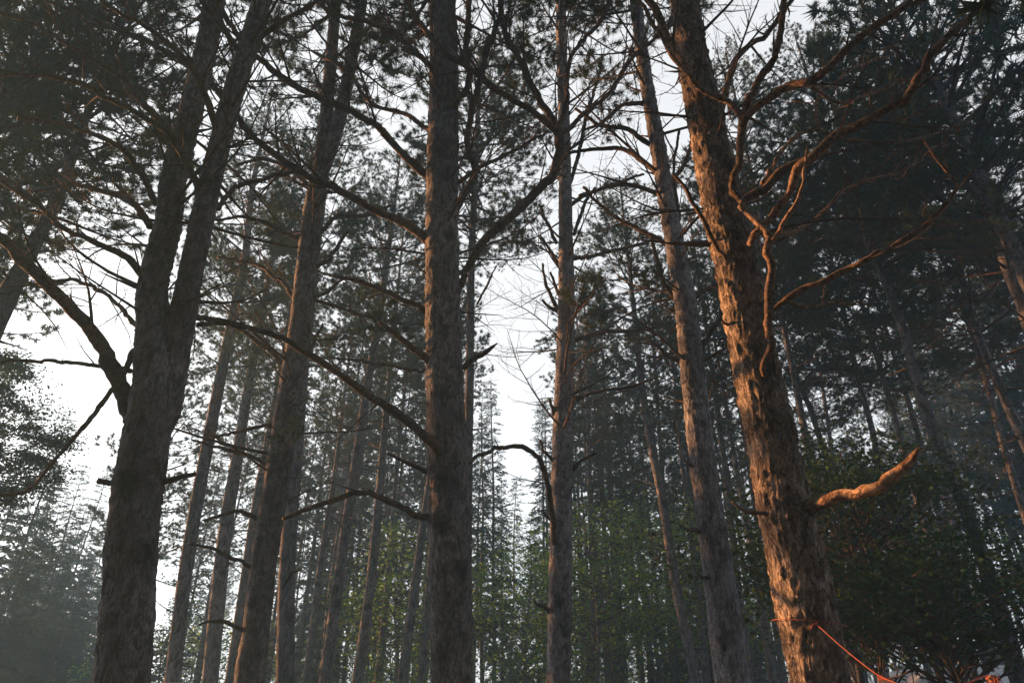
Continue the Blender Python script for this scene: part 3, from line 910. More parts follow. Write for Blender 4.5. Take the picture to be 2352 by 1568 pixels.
# ------------------------------------------------------------------ middle-distance pines, traced trunk by trunk
MID = [
    # picks, D, H, z_dead, z_live, Lmax, label
    ([(655, 1568, 42), (660, 1300, 36), (682, 1000, 32), (700, 800, 26)], 15, 19, 4, 10, 2.2, 'straight pine half hidden behind the forked pine'),
    ([(395, 1568, 34), (428, 1300, 30), (462, 1100, 28), (500, 900, 25), (540, 700, 20), (562, 600, 17), (577, 450, 14)], 16, 20, 2.5, 9.5, 2.4, 'tall slender pine standing close right of the twin-stemmed pine'),
    ([(482, 1568, 36), (500, 1380, 34), (520, 1200, 30), (545, 1050, 26), (572, 880, 20)], 19, 18, 3, 10, 2.2, 'pine trunk second to the right of the twin-stemmed pine'),
    ([(528, 1568, 24), (560, 1350, 22), (590, 1150, 20), (622, 980, 17)], 22, 18, 3, 9, 2.2, 'slender pine close behind the left edge of the forked pine'),
    ([(746, 1568, 28), (788, 1260, 25), (818, 1060, 22), (845, 880, 19), (870, 740, 16), (886, 620, 14)], 18, 19, 3, 11, 2.4, 'grey slender pine right of the forked pine, its broken whorls showing'),
    ([(821, 1568, 27), (850, 1350, 23), (870, 1150, 19), (884, 980, 15)], 21, 18, 3, 10, 2.3, 'pale grey trunk left of the leaning brown trunk'),
    ([(923, 1568, 24), (950, 1370, 21), (974, 1190, 17), (1000, 1000, 13)], 22, 17, 3, 10, 2.0, 'brown trunk leaning right, behind the left side of the centre pine'),
    ([(1075, 1100, 20), (1078, 900, 20), (1083, 600, 16), (1092, 400, 13), (1098, 250, 11)], 14, 19.5, 7, 11.5, 2.6, 'slender pine standing close behind the centre pine'),
    ([(1398, 1568, 16), (1374, 1320, 14), (1352, 1100, 12), (1340, 950, 10)], 26, 18, 2.5, 9, 1.8, 'thin dark trunk right of the slim straight pine'),
    ([(1600, 1568, 27), (1552, 1340, 23), (1522, 1150, 20), (1492, 1000, 18), (1470, 850, 14), (1455, 700, 11)], 18, 18, 3, 10, 2.6, 'grey curving pine with stubby whorls, left of the shaded leaning pine'),
    ([(1722, 1568, 18), (1702, 1400, 16), (1690, 1300, 15), (1668, 1100, 14)], 19, 17.5, 4, 9.5, 2.2, 'narrow trunk showing between the shaded pine and the orange-lit pine'),
    ([(1975, 1568, 24), (1925, 1400, 22), (1880, 1200, 20), (1850, 1000, 16)], 13, 18, 4, 9, 2.4, 'trunk close behind the right edge of the orange-lit pine'),
    ([(2345, 1568, 42), (2288, 1374, 36), (2233, 1209, 31), (2183, 1084, 27), (2143, 984, 25), (2108, 884, 23), (2075, 760, 20), (2030, 640, 18), (1985, 540, 14)], 11.5, 16.5, 3.5, 9.0, 2.6, 'large knotty pine at the far lower right, dark and leaning left'),
    ([(2240, 1568, 22), (2193, 1394, 19), (2143, 1259, 17), (2088, 1084, 15), (2048, 934, 13)], 15, 17, 3, 9, 2.4, 'slender leaning pine, first left of the knotty pine at lower right'),
    ([(2290, 1568, 24), (2258, 1484, 22), (2205, 1309, 19), (2150, 1150, 16), (2110, 1000, 13)], 17, 17, 3, 9, 2.2, 'slender pine overlapping the knotty pine at lower right'),
    ([(2040, 1568, 16), (1983, 1374, 14), (1928, 1159, 13), (1868, 959, 12), (1818, 834, 11), (1790, 720, 9)], 18, 18, 3.5, 8.5, 2.2, 'slender leaning pine right of the barkless broken limb, foot in maple leaves'),
    ([(2140, 1568, 16), (2090, 1400, 15), (2043, 1234, 14), (2008, 1009, 13), (1968, 859, 12), (1945, 750, 11), (1920, 640, 9)], 16, 17.5, 3.5, 8.5, 2.4, 'slender leaning pine behind the tip of the barkless broken limb'),
    ([(1990, 1568, 10), (1918, 1084, 9), (1888, 884, 8)], 25, 18, 3, 8, 2.0, 'thinnest pine behind the barkless broken limb'),
    ([(2352, 1175, 16), (2308, 1034, 14), (2268, 884, 13), (2238, 784, 12), (2190, 650, 10), (2150, 560, 9)], 13, 15.5, 4, 8.0, 2.2, 'thin pine with orange patches of sun at the far right'),
    ([(2375, 1060, 24), (2310, 920, 20), (2255, 790, 18), (2212, 650, 16), (2180, 500, 13)], 12, 15.5, 4, 8.0, 2.6, 'dark pine leaning left at the right edge of the picture, lower of the two'),
    ([(2400, 850, 32), (2350, 700, 29), (2310, 600, 26), (2268, 480, 22), (2235, 380, 18)], 9.5, 14.5, 4, 8.0, 2.8, 'dark pine leaning left at the right edge of the picture, upper of the two'),
    ([(-10, 740, 44), (30, 655, 38), (80, 560, 30), (125, 470, 25), (158, 385, 21), (190, 290, 18)], 9, 15.5, 6.5, 8.8, 3.0, 'pine leaning right at the far left edge behind the thick limb'),
]
rm = np.random.default_rng(23)
for pk, D, H, zd, zl, Lm, lab in MID:
    x, y, w = pk[0]
    p0, tt = P(x, y, D)
    p1, _ = P(pk[1][0], pk[1][1], D)
    d = (p1 - p0) / (p1[2] - p0[2])
    b = p0 - d * p0[2]
    r = thing('pine_tree', lab, 'pine tree', (b[0], D, 0))
    st, sr = trunk(r, pk, D, D, H=H, sides=28, step=0.08, amp=0.012, mat=BARK_FAR, rng=rm)
    crown_part(r, crown_geo(rm, st, sr, min(H, st[-1][2]), zd, zl, Lm, dens=0.95), [TWIG, NEEDLE])

# ------------------------------------------------------------------ background stand: copies of a few source trees
def far_tree(name, H, r, z_dead, z_live, Lmax, rng, spruce, dens=1.0, bend=0.25):
    n = 14
    zz = np.linspace(-0.2, H, n)
    bx, by = rng.uniform(-bend, bend, 2)
    st = np.stack([bx * (zz / H) ** 2 + 0.05 * np.sin(zz * 0.8 + bx * 9), by * (zz / H) ** 2, zz], 1)
    rr = r * (1 - 0.88 * (np.clip(zz, 0, H) / H) ** 1.2)
    g = Geo()
    g.tube(st, rr, 9, 0)
    tm = g.mesh('trunk', [BARK_FAR])
    cg = crown_geo(rng, st, rr, H, z_dead, z_live, Lmax, far=True, spruce=spruce, dens=dens)
    cm = cg.mesh('crown', [TWIG, SPRUCE if spruce else NEEDLE])
    return name, tm, cm


rf = np.random.default_rng(5)
SRC_PINE = [far_tree('pine_tree', H, r, zd, zl, Lm, rf, False) for H, r, zd, zl, Lm in ((17, .13, 3, 8.5, 2.2), (19, .15, 3.5, 10.5, 2.3), (16, .11, 2.5, 8.0, 1.9), (14, .11, 2, 6, 2.1))]
SRC_SPRUCE = [far_tree('spruce_tree', H, r, zd, zd, Lm, rf, True, dens) for H, r, zd, Lm, dens in ((16, .10, 4.5, 1.5, 1.0), (18, .12, 5.5, 1.6, 1.1), (13, .09, 2.0, 1.6, 1.0), (7, .06, 0.4, 1.6, 1.2), (15, .10, 1.0, 2.6, 1.2))]


def place_far(src, x, D, s, label, group, rz=None):
    name, tm, cm = src
    gx = ground_x(x, D)
    r = thing(name, label, 'spruce tree' if name.startswith('spruce') else 'pine tree', (gx, D, 0), group)
    r.rotation_euler = (rf.normal(0, 0.012), rf.normal(0, 0.012), rf.uniform(0, 6.28) if rz is None else rz)
    r.scale = (s, s, s)
    link('trunk', tm, r)
    link('crown', cm, r)
    return r


G1 = 'far conifers between the forked pine and the centre pine'
LB1 = 'thin dark conifer of the crowded far row between the forked pine and the centre pine'
for x, D, k, s in ((681, 30, 0, 1), (700, 34, 'a', 1), (730, 33, 'b', 1), (712, 42, 'a', 1), (774, 32, 'b', .95), (791, 36, 0, 1.05), (853, 33, 'a', 1), (870, 30, 'b', 1), (905, 38, 2, 1), (950, 36, 'a', 1.0), (974, 30, 0, 1), (760, 46, 1, 1.1), (830, 48, 'b', 1.1), (640, 40, 1, 1), (610, 34, 'a', 1)):
    src = SRC_SPRUCE[0 if k == 'a' else 1] if isinstance(k, str) else SRC_PINE[k]
    place_far(src, x, D, s, LB1 if not src[0].startswith('spruce') else 'thin dark spruce of the crowded far row between the forked pine and the centre pine', G1)
LB2 = 'thin spruce of the far pair of rows between the centre pine and the slim straight pine'
for x, D, k, s in ((1108, 32, 0, 1.0), (1135, 34, 1, 1.0), (1154, 40, 0, .9), (1168, 38, 2, 1.05), (1262, 36, 1, 1.0), (1236, 44, 2, 1.0), (1090, 42, 1, 1.05), (1250, 32, 0, .98)):
    place_far(SRC_SPRUCE[k], x, D, s, LB2, 'far spruces right of the centre pine')
LB3 = 'thin dark conifer of the far stand between the slim straight pine and the orange-lit pine'
for x, D, k, s in ((1403, 30, 'a', 1), (1414, 28, 0, 1), (1440, 36, 'b', 1), (1481, 30, 'a', .95), (1497, 27, 0, .95), (1530, 34, 'b', 1.0), (1560, 30, 0, .95), (1345, 34, 'b', 1), (1360, 40, 1, 1), (1640, 34, 1, .9), (1590, 42, 'b', 1), (1470, 44, 1, 1), (1750, 28, 0, 1), (1790, 34, 'a', 1), (1620, 26, 'c', 1)):
    src = SRC_SPRUCE['abc'.index(k)] if isinstance(k, str) else SRC_PINE[k]
    place_far(src, x, D, s, LB3 if not src[0].startswith('spruce') else 'thin dark spruce of the far stand between the slim straight pine and the orange-lit pine', 'far conifers left of the orange-lit pine')
LB4 = 'dark conifer of the dense far stand right of the orange-lit pine'
for i in range(34):
    x = 1900 + (i * 0.618 % 1) * 900
    D = 17 + (i * 0.381 % 1) * 26
    u = i % 5
    src = SRC_PINE[i % 4] if u in (0, 2, 4) else SRC_SPRUCE[i % 2]
    place_far(src, x, D, rf.uniform(.9, 1.1), LB4 if not src[0].startswith('spruce') else 'dark spruce of the dense far stand right of the orange-lit pine', 'far conifers right of the orange-lit pine')
LB5 = 'hazy bushy conifer of the leaning-looking cluster at the lower left edge'
for x, D, k, s in ((40, 30, 4, .78), (-60, 26, 4, .85), (90, 38, 4, .95), (-10, 42, 4, 1.0), (150, 44, 4, .88), (-120, 34, 4, 1.0), (60, 52, 4, 1.05), (170, 56, 4, .95), (10, 34, 4, .8), (110, 32, 4, .62), (-40, 36, 4, .9), (180, 36, 4, .6), (70, 44, 4, .95), (130, 50, 4, .9)):
    place_far(SRC_SPRUCE[k], x, D, s, LB5, 'hazy conifers at the lower left')
place_far(SRC_PINE[3], 262, 21, .92, 'bushy green pine half hidden behind the twin-stemmed pine', None)
place_far(SRC_PINE[3], 215, 28, .9, 'bushy pine farther off, just left of the twin-stemmed pine', None)
LB6 = 'distant hazy conifer of the background wood between the trunks'
for i in range(66):
    x = 400 + (i * 0.618 % 1) * 1900
    D = 34 + (i * 0.29 % 1) * 44
    if 1080 < x < 1300 or 500 < x < 560:
        continue
    src = SRC_PINE[i % 3] if i % 2 else SRC_SPRUCE[i % 3]
    place_far(src, x, D, rf.uniform(.6, .92), LB6 if not src[0].startswith('spruce') else 'distant hazy spruce of the background wood between the trunks', 'distant conifers of the background wood')
for i in range(16):
    x = 330 + (i * 0.618 % 1) * 1500
    place_far(SRC_SPRUCE[3], x, 22 + (i * 0.41 % 1) * 18, rf.uniform(.5, 1.0), 'young low spruce in the dark undergrowth between the trunks', 'young spruces in the undergrowth')
LB8 = 'tall thin pine trunk'
for x, D, s in ((700, 24, .95), (735, 28, 1), (868, 26, 1), (965, 23, .9), (1365, 24, .95), (1425, 27, 1), (1540, 26, 1), (1625, 24, .95), (1780, 21, .9), (450, 29, 1)):
    place_far(SRC_PINE[1], x, D, s, LB8, 'tall thin pine trunks in the middle distance')
CORNER = far_tree('pine_tree', 15.5, .2, 7.0, 8.5, 3.4, rf, False, 1.2)
place_far(CORNER, 2800, 9.0, 1, 'large pine just outside the right edge whose dark crown fills the top right corner', None)
place_far(CORNER, -690, 8.6, .95, 'large pine just outside the left edge whose dark crown fills the top left corner', None, 2.1)
LB7 = 'mid-distance pine whose dark crown fills the gap between the large trunks'
for x, D, k, s in ((450, 29, 2, .85), (620, 28, 2, .85), (715, 30, 0, .85), (840, 29, 2, .88), (960, 31, 2, .9),
                   (1350, 28, 2, .88), (1430, 30, 0, .9), (1570, 30, 0, .9), (1640, 26, 0, .85), (1740, 26, 2, .9), (1800, 23, 0, .85), (380, 34, 2, .85)):
    place_far(SRC_PINE[k], x, D, s, LB7, 'mid-distance pines between the large trunks')
for x, D, k, s, lab in ((-900, 11.5, 1, 1.0, 'pine well outside the left edge, its crown reaching the top left corner'),
                        (-420, 17, 1, 1.05, 'pine at the left whose crown fills the upper left behind the thick limb'),
                        (-700, 10.5, 0, 1.0, 'pine beyond the left edge with its crown behind the upper left branches')):
    place_far((SRC_PINE[k][0],) + SRC_PINE[k][1:], x, D, s, lab, None)
# the wood goes on behind and beside the camera and keeps the near trunks in shade
SHADE_PINE = far_tree('pine_tree', 8.0, .30, 5.5, 7, 1.3, rf, False, 1.2)  # unseen pine added to keep low sun off the twin-stemmed pine
place_far(SHADE_PINE, -424, 8.75, 1, 'stout short pine added unseen beyond the left edge to shade the twin-stemmed pine', None)
for x, y, s_, n_ in ((-15.6, 17.4, .8, 'first'), (-16.2, 19.8, .82, 'second'), (-19.5, 20.6, .85, 'third')):  # unseen spruces added to keep sun off the pines around the lit one
    nm, tm, cm = SRC_SPRUCE[4]
    r = thing(nm, 'dense bushy spruce added out of view at left to block sun, %s of three' % n_, 'spruce tree', (x, y, 0), 'spruces added beyond the left edge for shade')
    r.scale = (s_, s_, s_)
    link('trunk', tm, r)
    link('crown', cm, r)
OVER = [far_tree('pine_tree', H, .16, 2.5, zl, Lm, rf, False, 1.7) for H, zl, Lm in ((13, 4.2, 4.2), (15, 5.5, 4.4))]
for i in range(86):
    a = math.radians(93 + (i * 0.618034 % 1) * 235)
    d = 3.6 + 30 * (i / 86) ** 0.9
    x, y = d * math.sin(a), d * math.cos(a)
    if math.degrees(math.atan2(x, y)) % 360 > 285:
        continue
    nm, tm, cm = OVER[i % 2] if i < 26 else (SRC_PINE + SRC_SPRUCE[2:])[i % 7]
    r = thing(nm, 'conifer of the wood behind and beside the viewer', 'conifer', (x, y, 0), 'conifers behind the viewer')
    r.rotation_euler = (0, 0, i * 1.7)
    link('trunk', tm, r)
    link('crown', cm, r)


# ------------------------------------------------------------------ broadleaf trees and bushes
def leaves(g, pts, size, rng, mat=1, shape='oval', down=0.3):
    n = len(pts)
    d = rng.normal(0, 1, (n, 3))
    d[:, 2] = -np.abs(d[:, 2]) * down
    d = nrm(d)
    up = nrm(rng.normal(0, 0.6, (n, 3)) + np.array((0, 0, 1)))
    s = nrm(np.cross(d, up))
    up = np.cross(s, d)
    sz = size * rng.uniform(0.6, 1.15, (n, 1))
    if shape == 'oval':
        prof = [(0, 0, 0), (0.5, 0.32, 0.05), (1, 0, -0.1), (0.5, -0.32, 0.05)]
        f = [(0, 1, 2), (0, 2, 3)]
    else:  # five-lobed maple leaf
        prof = [(0, 0, 0), (0.18, 0.42, 0), (0.38, 0.2, 0.02), (0.66, 0.5, -0.06), (0.62, 0.16, 0.02), (1.05, 0, -0.12),
                (0.62, -0.16, 0.02), (0.66, -0.5, -0.06), (0.38, -0.2, 0.02), (0.18, -0.42, 0)]
        f = [(0, 1, 2), (0, 2, 4), (2, 3, 4), (0, 4, 6), (4, 5, 6), (0, 6, 8), (6, 7, 8), (0, 8, 9)]
    m = len(prof)
    V = np.concatenate([pts[:, None] + sum(c * a[:, None] * sz[:, None] for c, a in zip(p, (d, s, up))) for p in prof], 1)
    ids = (np.arange(n)[:, None, None] * m + np.array(f)[None]).reshape(-1, 3)
    g.raw(V.reshape(-1, 3), f3=ids, mat=mat)


def broadleaf(label, x, D, H, z0, R, n_cl, per, size, rng, mat, shape='oval', group=None, name='broadleaf_tree', cat='broadleaf tree', Ry=None, gx=None, tight=1.0):
    gx = ground_x(x, D) if gx is None else gx
    r = thing(name, label, cat, (gx, D, 0), group)
    g = Geo()
    zz = np.linspace(-0.1, H * 0.9, 9)
    st = np.stack([0.15 * np.sin(zz * 0.9 + D), 0.1 * np.cos(zz * 0.7), zz], 1)
    rr = np.linspace(0.02 * H / 2 + 0.02, 0.01, 9)
    g.tube(st, rr, 8, 0)
    link('trunk', g.mesh('trunk', [BARK_FAR]), r)
    c = Geo()
    Ry = Ry or R
    pts = []
    for k in range(n_cl):
        q = rng.normal(0, 1, 3)
        q = q / np.linalg.norm(q) * rng.uniform(0.35, 1.0) ** 0.6
        ctr = np.array((q[0] * R, q[1] * Ry, z0 + (H - z0) * (0.5 + 0.5 * q[2])))
        ctr[:2] *= 0.55 + 0.45 * (1 - abs(q[2]))
        a, ra = stem_at(st, rr, max(0.4, ctr[2] - rng.uniform(0.3, 1.2)))
        mid = (a + ctr) / 2 + rng.normal(0, 0.15, 3)
        bl, br = resample([a, mid, ctr], [0.018, 0.010, 0.004], 0.3)
        c.tube(bl, br, 4, 0, cap=False)
        L = rng.uniform(0.3, 1.0) * R * 0.35 * tight
        # leaves sit on short flat sprays round the branch end
        e = rng.normal(0, 1, (per, 3)) * np.array((L, L, L * 0.4))
        pts.append(ctr + e)
    leaves(c, np.vstack(pts), size, rng, 1, shape)
    link('crown', c.mesh('crown', [TWIG, mat], smooth=False), r)
    return r


rb = np.random.default_rng(77)
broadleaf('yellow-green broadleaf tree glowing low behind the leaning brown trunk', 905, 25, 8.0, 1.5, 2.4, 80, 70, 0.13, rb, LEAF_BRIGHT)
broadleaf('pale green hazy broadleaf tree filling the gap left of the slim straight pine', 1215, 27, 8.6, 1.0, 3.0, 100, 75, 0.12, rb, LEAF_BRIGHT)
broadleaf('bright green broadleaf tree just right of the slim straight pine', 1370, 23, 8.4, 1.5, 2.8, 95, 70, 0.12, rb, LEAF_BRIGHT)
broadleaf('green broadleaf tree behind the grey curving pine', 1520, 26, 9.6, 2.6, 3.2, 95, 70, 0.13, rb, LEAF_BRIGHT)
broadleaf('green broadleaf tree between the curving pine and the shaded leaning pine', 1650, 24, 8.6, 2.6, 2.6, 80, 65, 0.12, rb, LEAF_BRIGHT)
broadleaf('olive broadleaf bush low right of the twin-stemmed pine', 400, 34, 6.5, 0.6, 3.2, 60, 55, 0.13, rb, LEAF_BRIGHT)
broadleaf('dim green broadleaf tree behind the row of slender trunks', 690, 38, 6.5, 0.6, 3.6, 60, 55, 0.14, rb, LEAF_BRIGHT)
broadleaf('far green broadleaf tree low at the right edge behind the dark pines', 2260, 24, 7.5, 3.5, 2.6, 60, 55, 0.12, rb, LEAF_BRIGHT)
broadleaf('dark maple with hanging lobed leaves at the lower right beside the lit pine', 2035, 10.5, 5.3, 2.1, 2.3, 150, 60, 0.088, rb, LEAF_DARK, 'maple', name='maple_tree', cat='maple tree', Ry=1.6)
broadleaf('second dark maple nearer the right edge, above the white trailer', 2230, 9.2, 3.5, 2.05, 1.9, 90, 55, 0.085, rb, LEAF_DARK, 'maple', name='maple_tree', cat='maple tree', Ry=1.3)
broadleaf('small-leaved broadleaf tree at the far left edge against the pale sky', -280, 15, 9.4, 5.0, 2.2, 170, 170, 0.085, rb, LEAF_DARK, tight=0.36)


ORD = ('first second third fourth fifth sixth seventh eighth ninth tenth eleventh twelfth thirteenth fourteenth fifteenth sixteenth '
       'seventeenth eighteenth nineteenth twentieth').split()
for grp, where, look in ((G1, 'in the far row right of the forked pine', 'thin dark {}'),
                         ('far spruces right of the centre pine', 'in the gap right of the centre pine', 'thin far {}'),
                         ('far conifers left of the orange-lit pine', 'in the far stand left of the orange-lit pine', 'thin dark {}'),
                         ('far conifers right of the orange-lit pine', 'in the dense stand right of the orange-lit pine', 'dark {}'),
                         ('hazy conifers at the lower left', 'in the hazy cluster at the lower left', 'bushy grey {}'),
                         ('tall thin pine trunks in the middle distance', 'in the middle distance', 'tall thin bare-stemmed {}'),
                         ('mid-distance pines between the large trunks', 'in the middle distance between the large trunks', 'full-crowned {}')):
    for kind in ('spruce', 'pine'):
        sel = [o for o in COL.objects if o.get('group') == grp and o.name.startswith(kind)]
        sel.sort(key=lambda o: o.location.x / o.location.y)
        for k, o in enumerate(sel[:20]):
            o['label'] = '%s, %s from the left %s' % (look.format(kind), ORD[k], where)


for k in range(15):
    x = 345 + k * 107 + rb.uniform(-25, 25)
    broadleaf('low green thicket, %s from the left along the foot of the background wood' % ORD[k], x, 31 + (k * 0.618 % 1) * 8, rb.uniform(4.2, 6.2), 0.3, 2.9, 45, 60, 0.15,
              rb, (LEAF_BRIGHT, LEAF_DARK)[k % 3 == 1], group='low thickets of the background wood', name='thicket', cat='thicket')
broadleaf('slim upright maple behind the barkless broken limb', 1960, 12.0, 6.3, 2.2, 1.3, 70, 50, 0.085, rb, LEAF_DARK, 'maple', name='maple_tree', cat='maple tree')
broadleaf('ragged maple reaching up left of the knotty pine at lower right', 2150, 11.5, 6.0, 2.4, 1.5, 70, 50, 0.085, rb, LEAF_DARK, 'maple', name='maple_tree', cat='maple tree')


# ------------------------------------------------------------------ camp things along the bottom edge
def plain(name, col, rough=0.5, metal=0.0, noise_amt=0.0):
    m, nt, b = new_mat(name)
    tc = nt.nodes.new('ShaderNodeTexCoord')
    n1 = nt.nodes.new('ShaderNodeTexNoise')
    n1.inputs['Scale'].default_value = 4
    n1.inputs['Detail'].default_value = 6
    nt.links.new(tc.outputs['Object'], n1.inputs['Vector'])
    lo = tuple(c * (1 - noise_amt) for c in col)
    nt.links.new(ramp(nt, n1.outputs['Fac'], [(0.35, lo), (0.65, col)]), b.inputs['Base Color'])
    b.inputs['Roughness'].default_value = rough
    b.inputs['Metallic'].default_value = metal
    return m


WHITE = plain('white_enamel', (0.44, 0.46, 0.52), 0.4, 0, 0.15)
GLASS = plain('dark_glass', (0.02, 0.02, 0.022), 0.1)
RUBBER = plain('rubber', (0.02, 0.02, 0.02), 0.8)
DARKPAINT = plain('dark_car_paint', (0.03, 0.032, 0.036), 0.3)
ROOFPAINT = plain('silver_car_paint', (0.32, 0.33, 0.35), 0.3, 0.3)
ROPE = plain('orange_cord', (0.30, 0.05, 0.02), 0.7, 0, 0.3)
POST = plain('wooden_post', (0.14, 0.10, 0.07), 0.9, 0, 0.4)


def prism(g, prof, y0, y1, mat=0, bev=0.0):
    """side profile (x,z) extruded from y0 to y1"""
    n = len(prof)
    a = np.array([(x, y0, z) for x, z in prof])
    b = np.array([(x, y1, z) for x, z in prof])
    c0, c1 = a.mean(0), b.mean(0)
    v = np.vstack([a, b, [c0], [c1]])
    f4 = [(i, (i + 1) % n, n + (i + 1) % n, n + i) for i in range(n)]
    f3 = [((i + 1) % n, i, 2 * n) for i in range(n)] + [(n + i, n + (i + 1) % n, 2 * n + 1) for i in range(n)]
    g.raw(v, f3=f3, f4=f4, mat=mat)


def rounded(x0, x1, z0, z1, r, k=6, lower=0.1):
    out = []
    for cx, cz, a0, rr in ((x1 - r, z1 - r, 0, r), (x0 + r, z1 - r, 90, r), (x0 + lower, z0 + lower, 180, lower), (x1 - lower, z0 + lower, 270, lower)):
        for i in range(k + 1):
            a = math.radians(a0 + 90 * i / k)
            out.append((cx + rr * math.cos(a), cz + rr * math.sin(a)))
    return out


def wheel(parent, x, y, r, w, z=None):
    z = r if z is None else z
    g = Geo()
    a = np.array([(x, y - w / 2, z), (x, y - w / 2 + 0.03, z), (x, y + w / 2 - 0.03, z), (x, y + w / 2, z)])
    g.tube(a, [r * 0.9, r, r, r * 0.9], 28, 0)
    t = link('wheel', g.mesh('tyre', [RUBBER], smooth=False), parent)
    g = Geo()
    b = np.array([(x, y - w / 2 - 0.012, z), (x, y + w / 2 + 0.012, z)])
    g.tube(b, [r * 0.58, r * 0.58], 20, 0)
    link('rim', g.mesh('rim', [ROOFPAINT], smooth=False), t)


def trailer():
    D = 16.5
    xl = P(2105, 1540, D)[0][0]
    top = P(2200, 1527, D)[0][2]
    r = thing('camping_trailer', 'white rounded camping trailer glimpsed under the maple leaves at lower right', 'trailer', (xl, D, 0))
    g = Geo()
    prism(g, rounded(0, 4.6, 0.45, top, 0.55), 0, 2.1)
    link('body', g.mesh('body', [WHITE], smooth=False), r)
    for x0, x1 in ((0.7, 1.5), (2.0, 3.1)):
        g = Geo()
        prism(g, rounded(x0, x1, 1.25, 1.85, 0.08, 3, 0.08), -0.015, -0.003)
        link('window', g.mesh('window', [GLASS], smooth=False), r)
    g = Geo()
    prism(g, rounded(3.5, 4.15, 0.6, 2.1, 0.08, 3, 0.08), -0.02, -0.004)
    d = link('door', g.mesh('door', [WHITE], smooth=False), r)
    g = Geo()
    prism(g, rounded(3.58, 3.68, 1.2, 1.28, 0.03, 3, 0.03), -0.05, -0.022)
    link('handle', g.mesh('handle', [GLASS], smooth=False), d)
    wheel(r, 2.6, 0.12, 0.33, 0.2)
    wheel(r, 2.6, 1.98, 0.33, 0.2)
    g = Geo()
    g.tube(np.array([(0.1, 1.05, 0.5), (-1.1, 1.05, 0.45)]), [0.05, 0.04], 8, 0)
    link('tow_bar', g.mesh('tow_bar', [RUBBER]), r)


def car():
    D = 13.5
    top = P(345, 1563, D)[0][2]
    xl = P(392, 1568, D)[0][0]
    r = thing('parked_van', 'dark parked van whose roof just shows right of the twin-stemmed pine at the bottom edge', 'van', (xl, D, 0))
    h = top
    r.rotation_euler = (0, 0, math.pi / 2)
    prof = [(0.0, 0.35), (0.0, 1.0), (0.1, 1.25), (0.35, h - 0.12), (0.75, h), (2.6, h), (3.1, h - 0.06), (3.7, 1.2), (4.55, 1.0), (4.7, 0.8), (4.7, 0.35)]
    g = Geo()
    prism(g, prof, 0, 1.8)
    link('body', g.mesh('body', [DARKPAINT], smooth=False), r)
    g = Geo()
    prism(g, [(0.36, h - 0.10), (0.76, h + 0.012), (2.6, h + 0.012), (3.08, h - 0.04), (3.0, h - 0.08), (2.6, h - 0.03), (0.8, h - 0.03)], 0.12, 1.5)
    link('roof', g.mesh('roof', [ROOFPAINT], smooth=False), r)
    for x0, x1 in ((0.55, 1.5), (1.6, 2.5), (2.6, 3.1)):
        g = Geo()
        prism(g, [(x0, 1.15), (x1 + (0.25 if x1 > 3 else 0), 1.15), (x1, h - 0.2), (x0 + 0.08, h - 0.2)], -0.012, -0.002)
        link('window', g.mesh('window', [GLASS], smooth=False), r)
    for x in (0.95, 3.8):
        for y in (0.1, 1.7):
            wheel(r, x, y, 0.34, 0.22)
    g = Geo()
    prism(g, rounded(4.69, 4.73, 0.75, 0.9, 0.015, 3, 0.015), 0.1, 0.45)
    link('headlight', g.mesh('headlight', [WHITE], smooth=False), r)


def cord_part(name, pts, r, parent, origin, sides=8):
    p, rr = resample(pts, [r] * len(pts), 0.03)
    g = Geo()
    g.tube(p, rr, sides, 0)
    o = link(name, g.mesh(name, [ROPE]), parent)
    o.location = -Vector(origin)
    return o


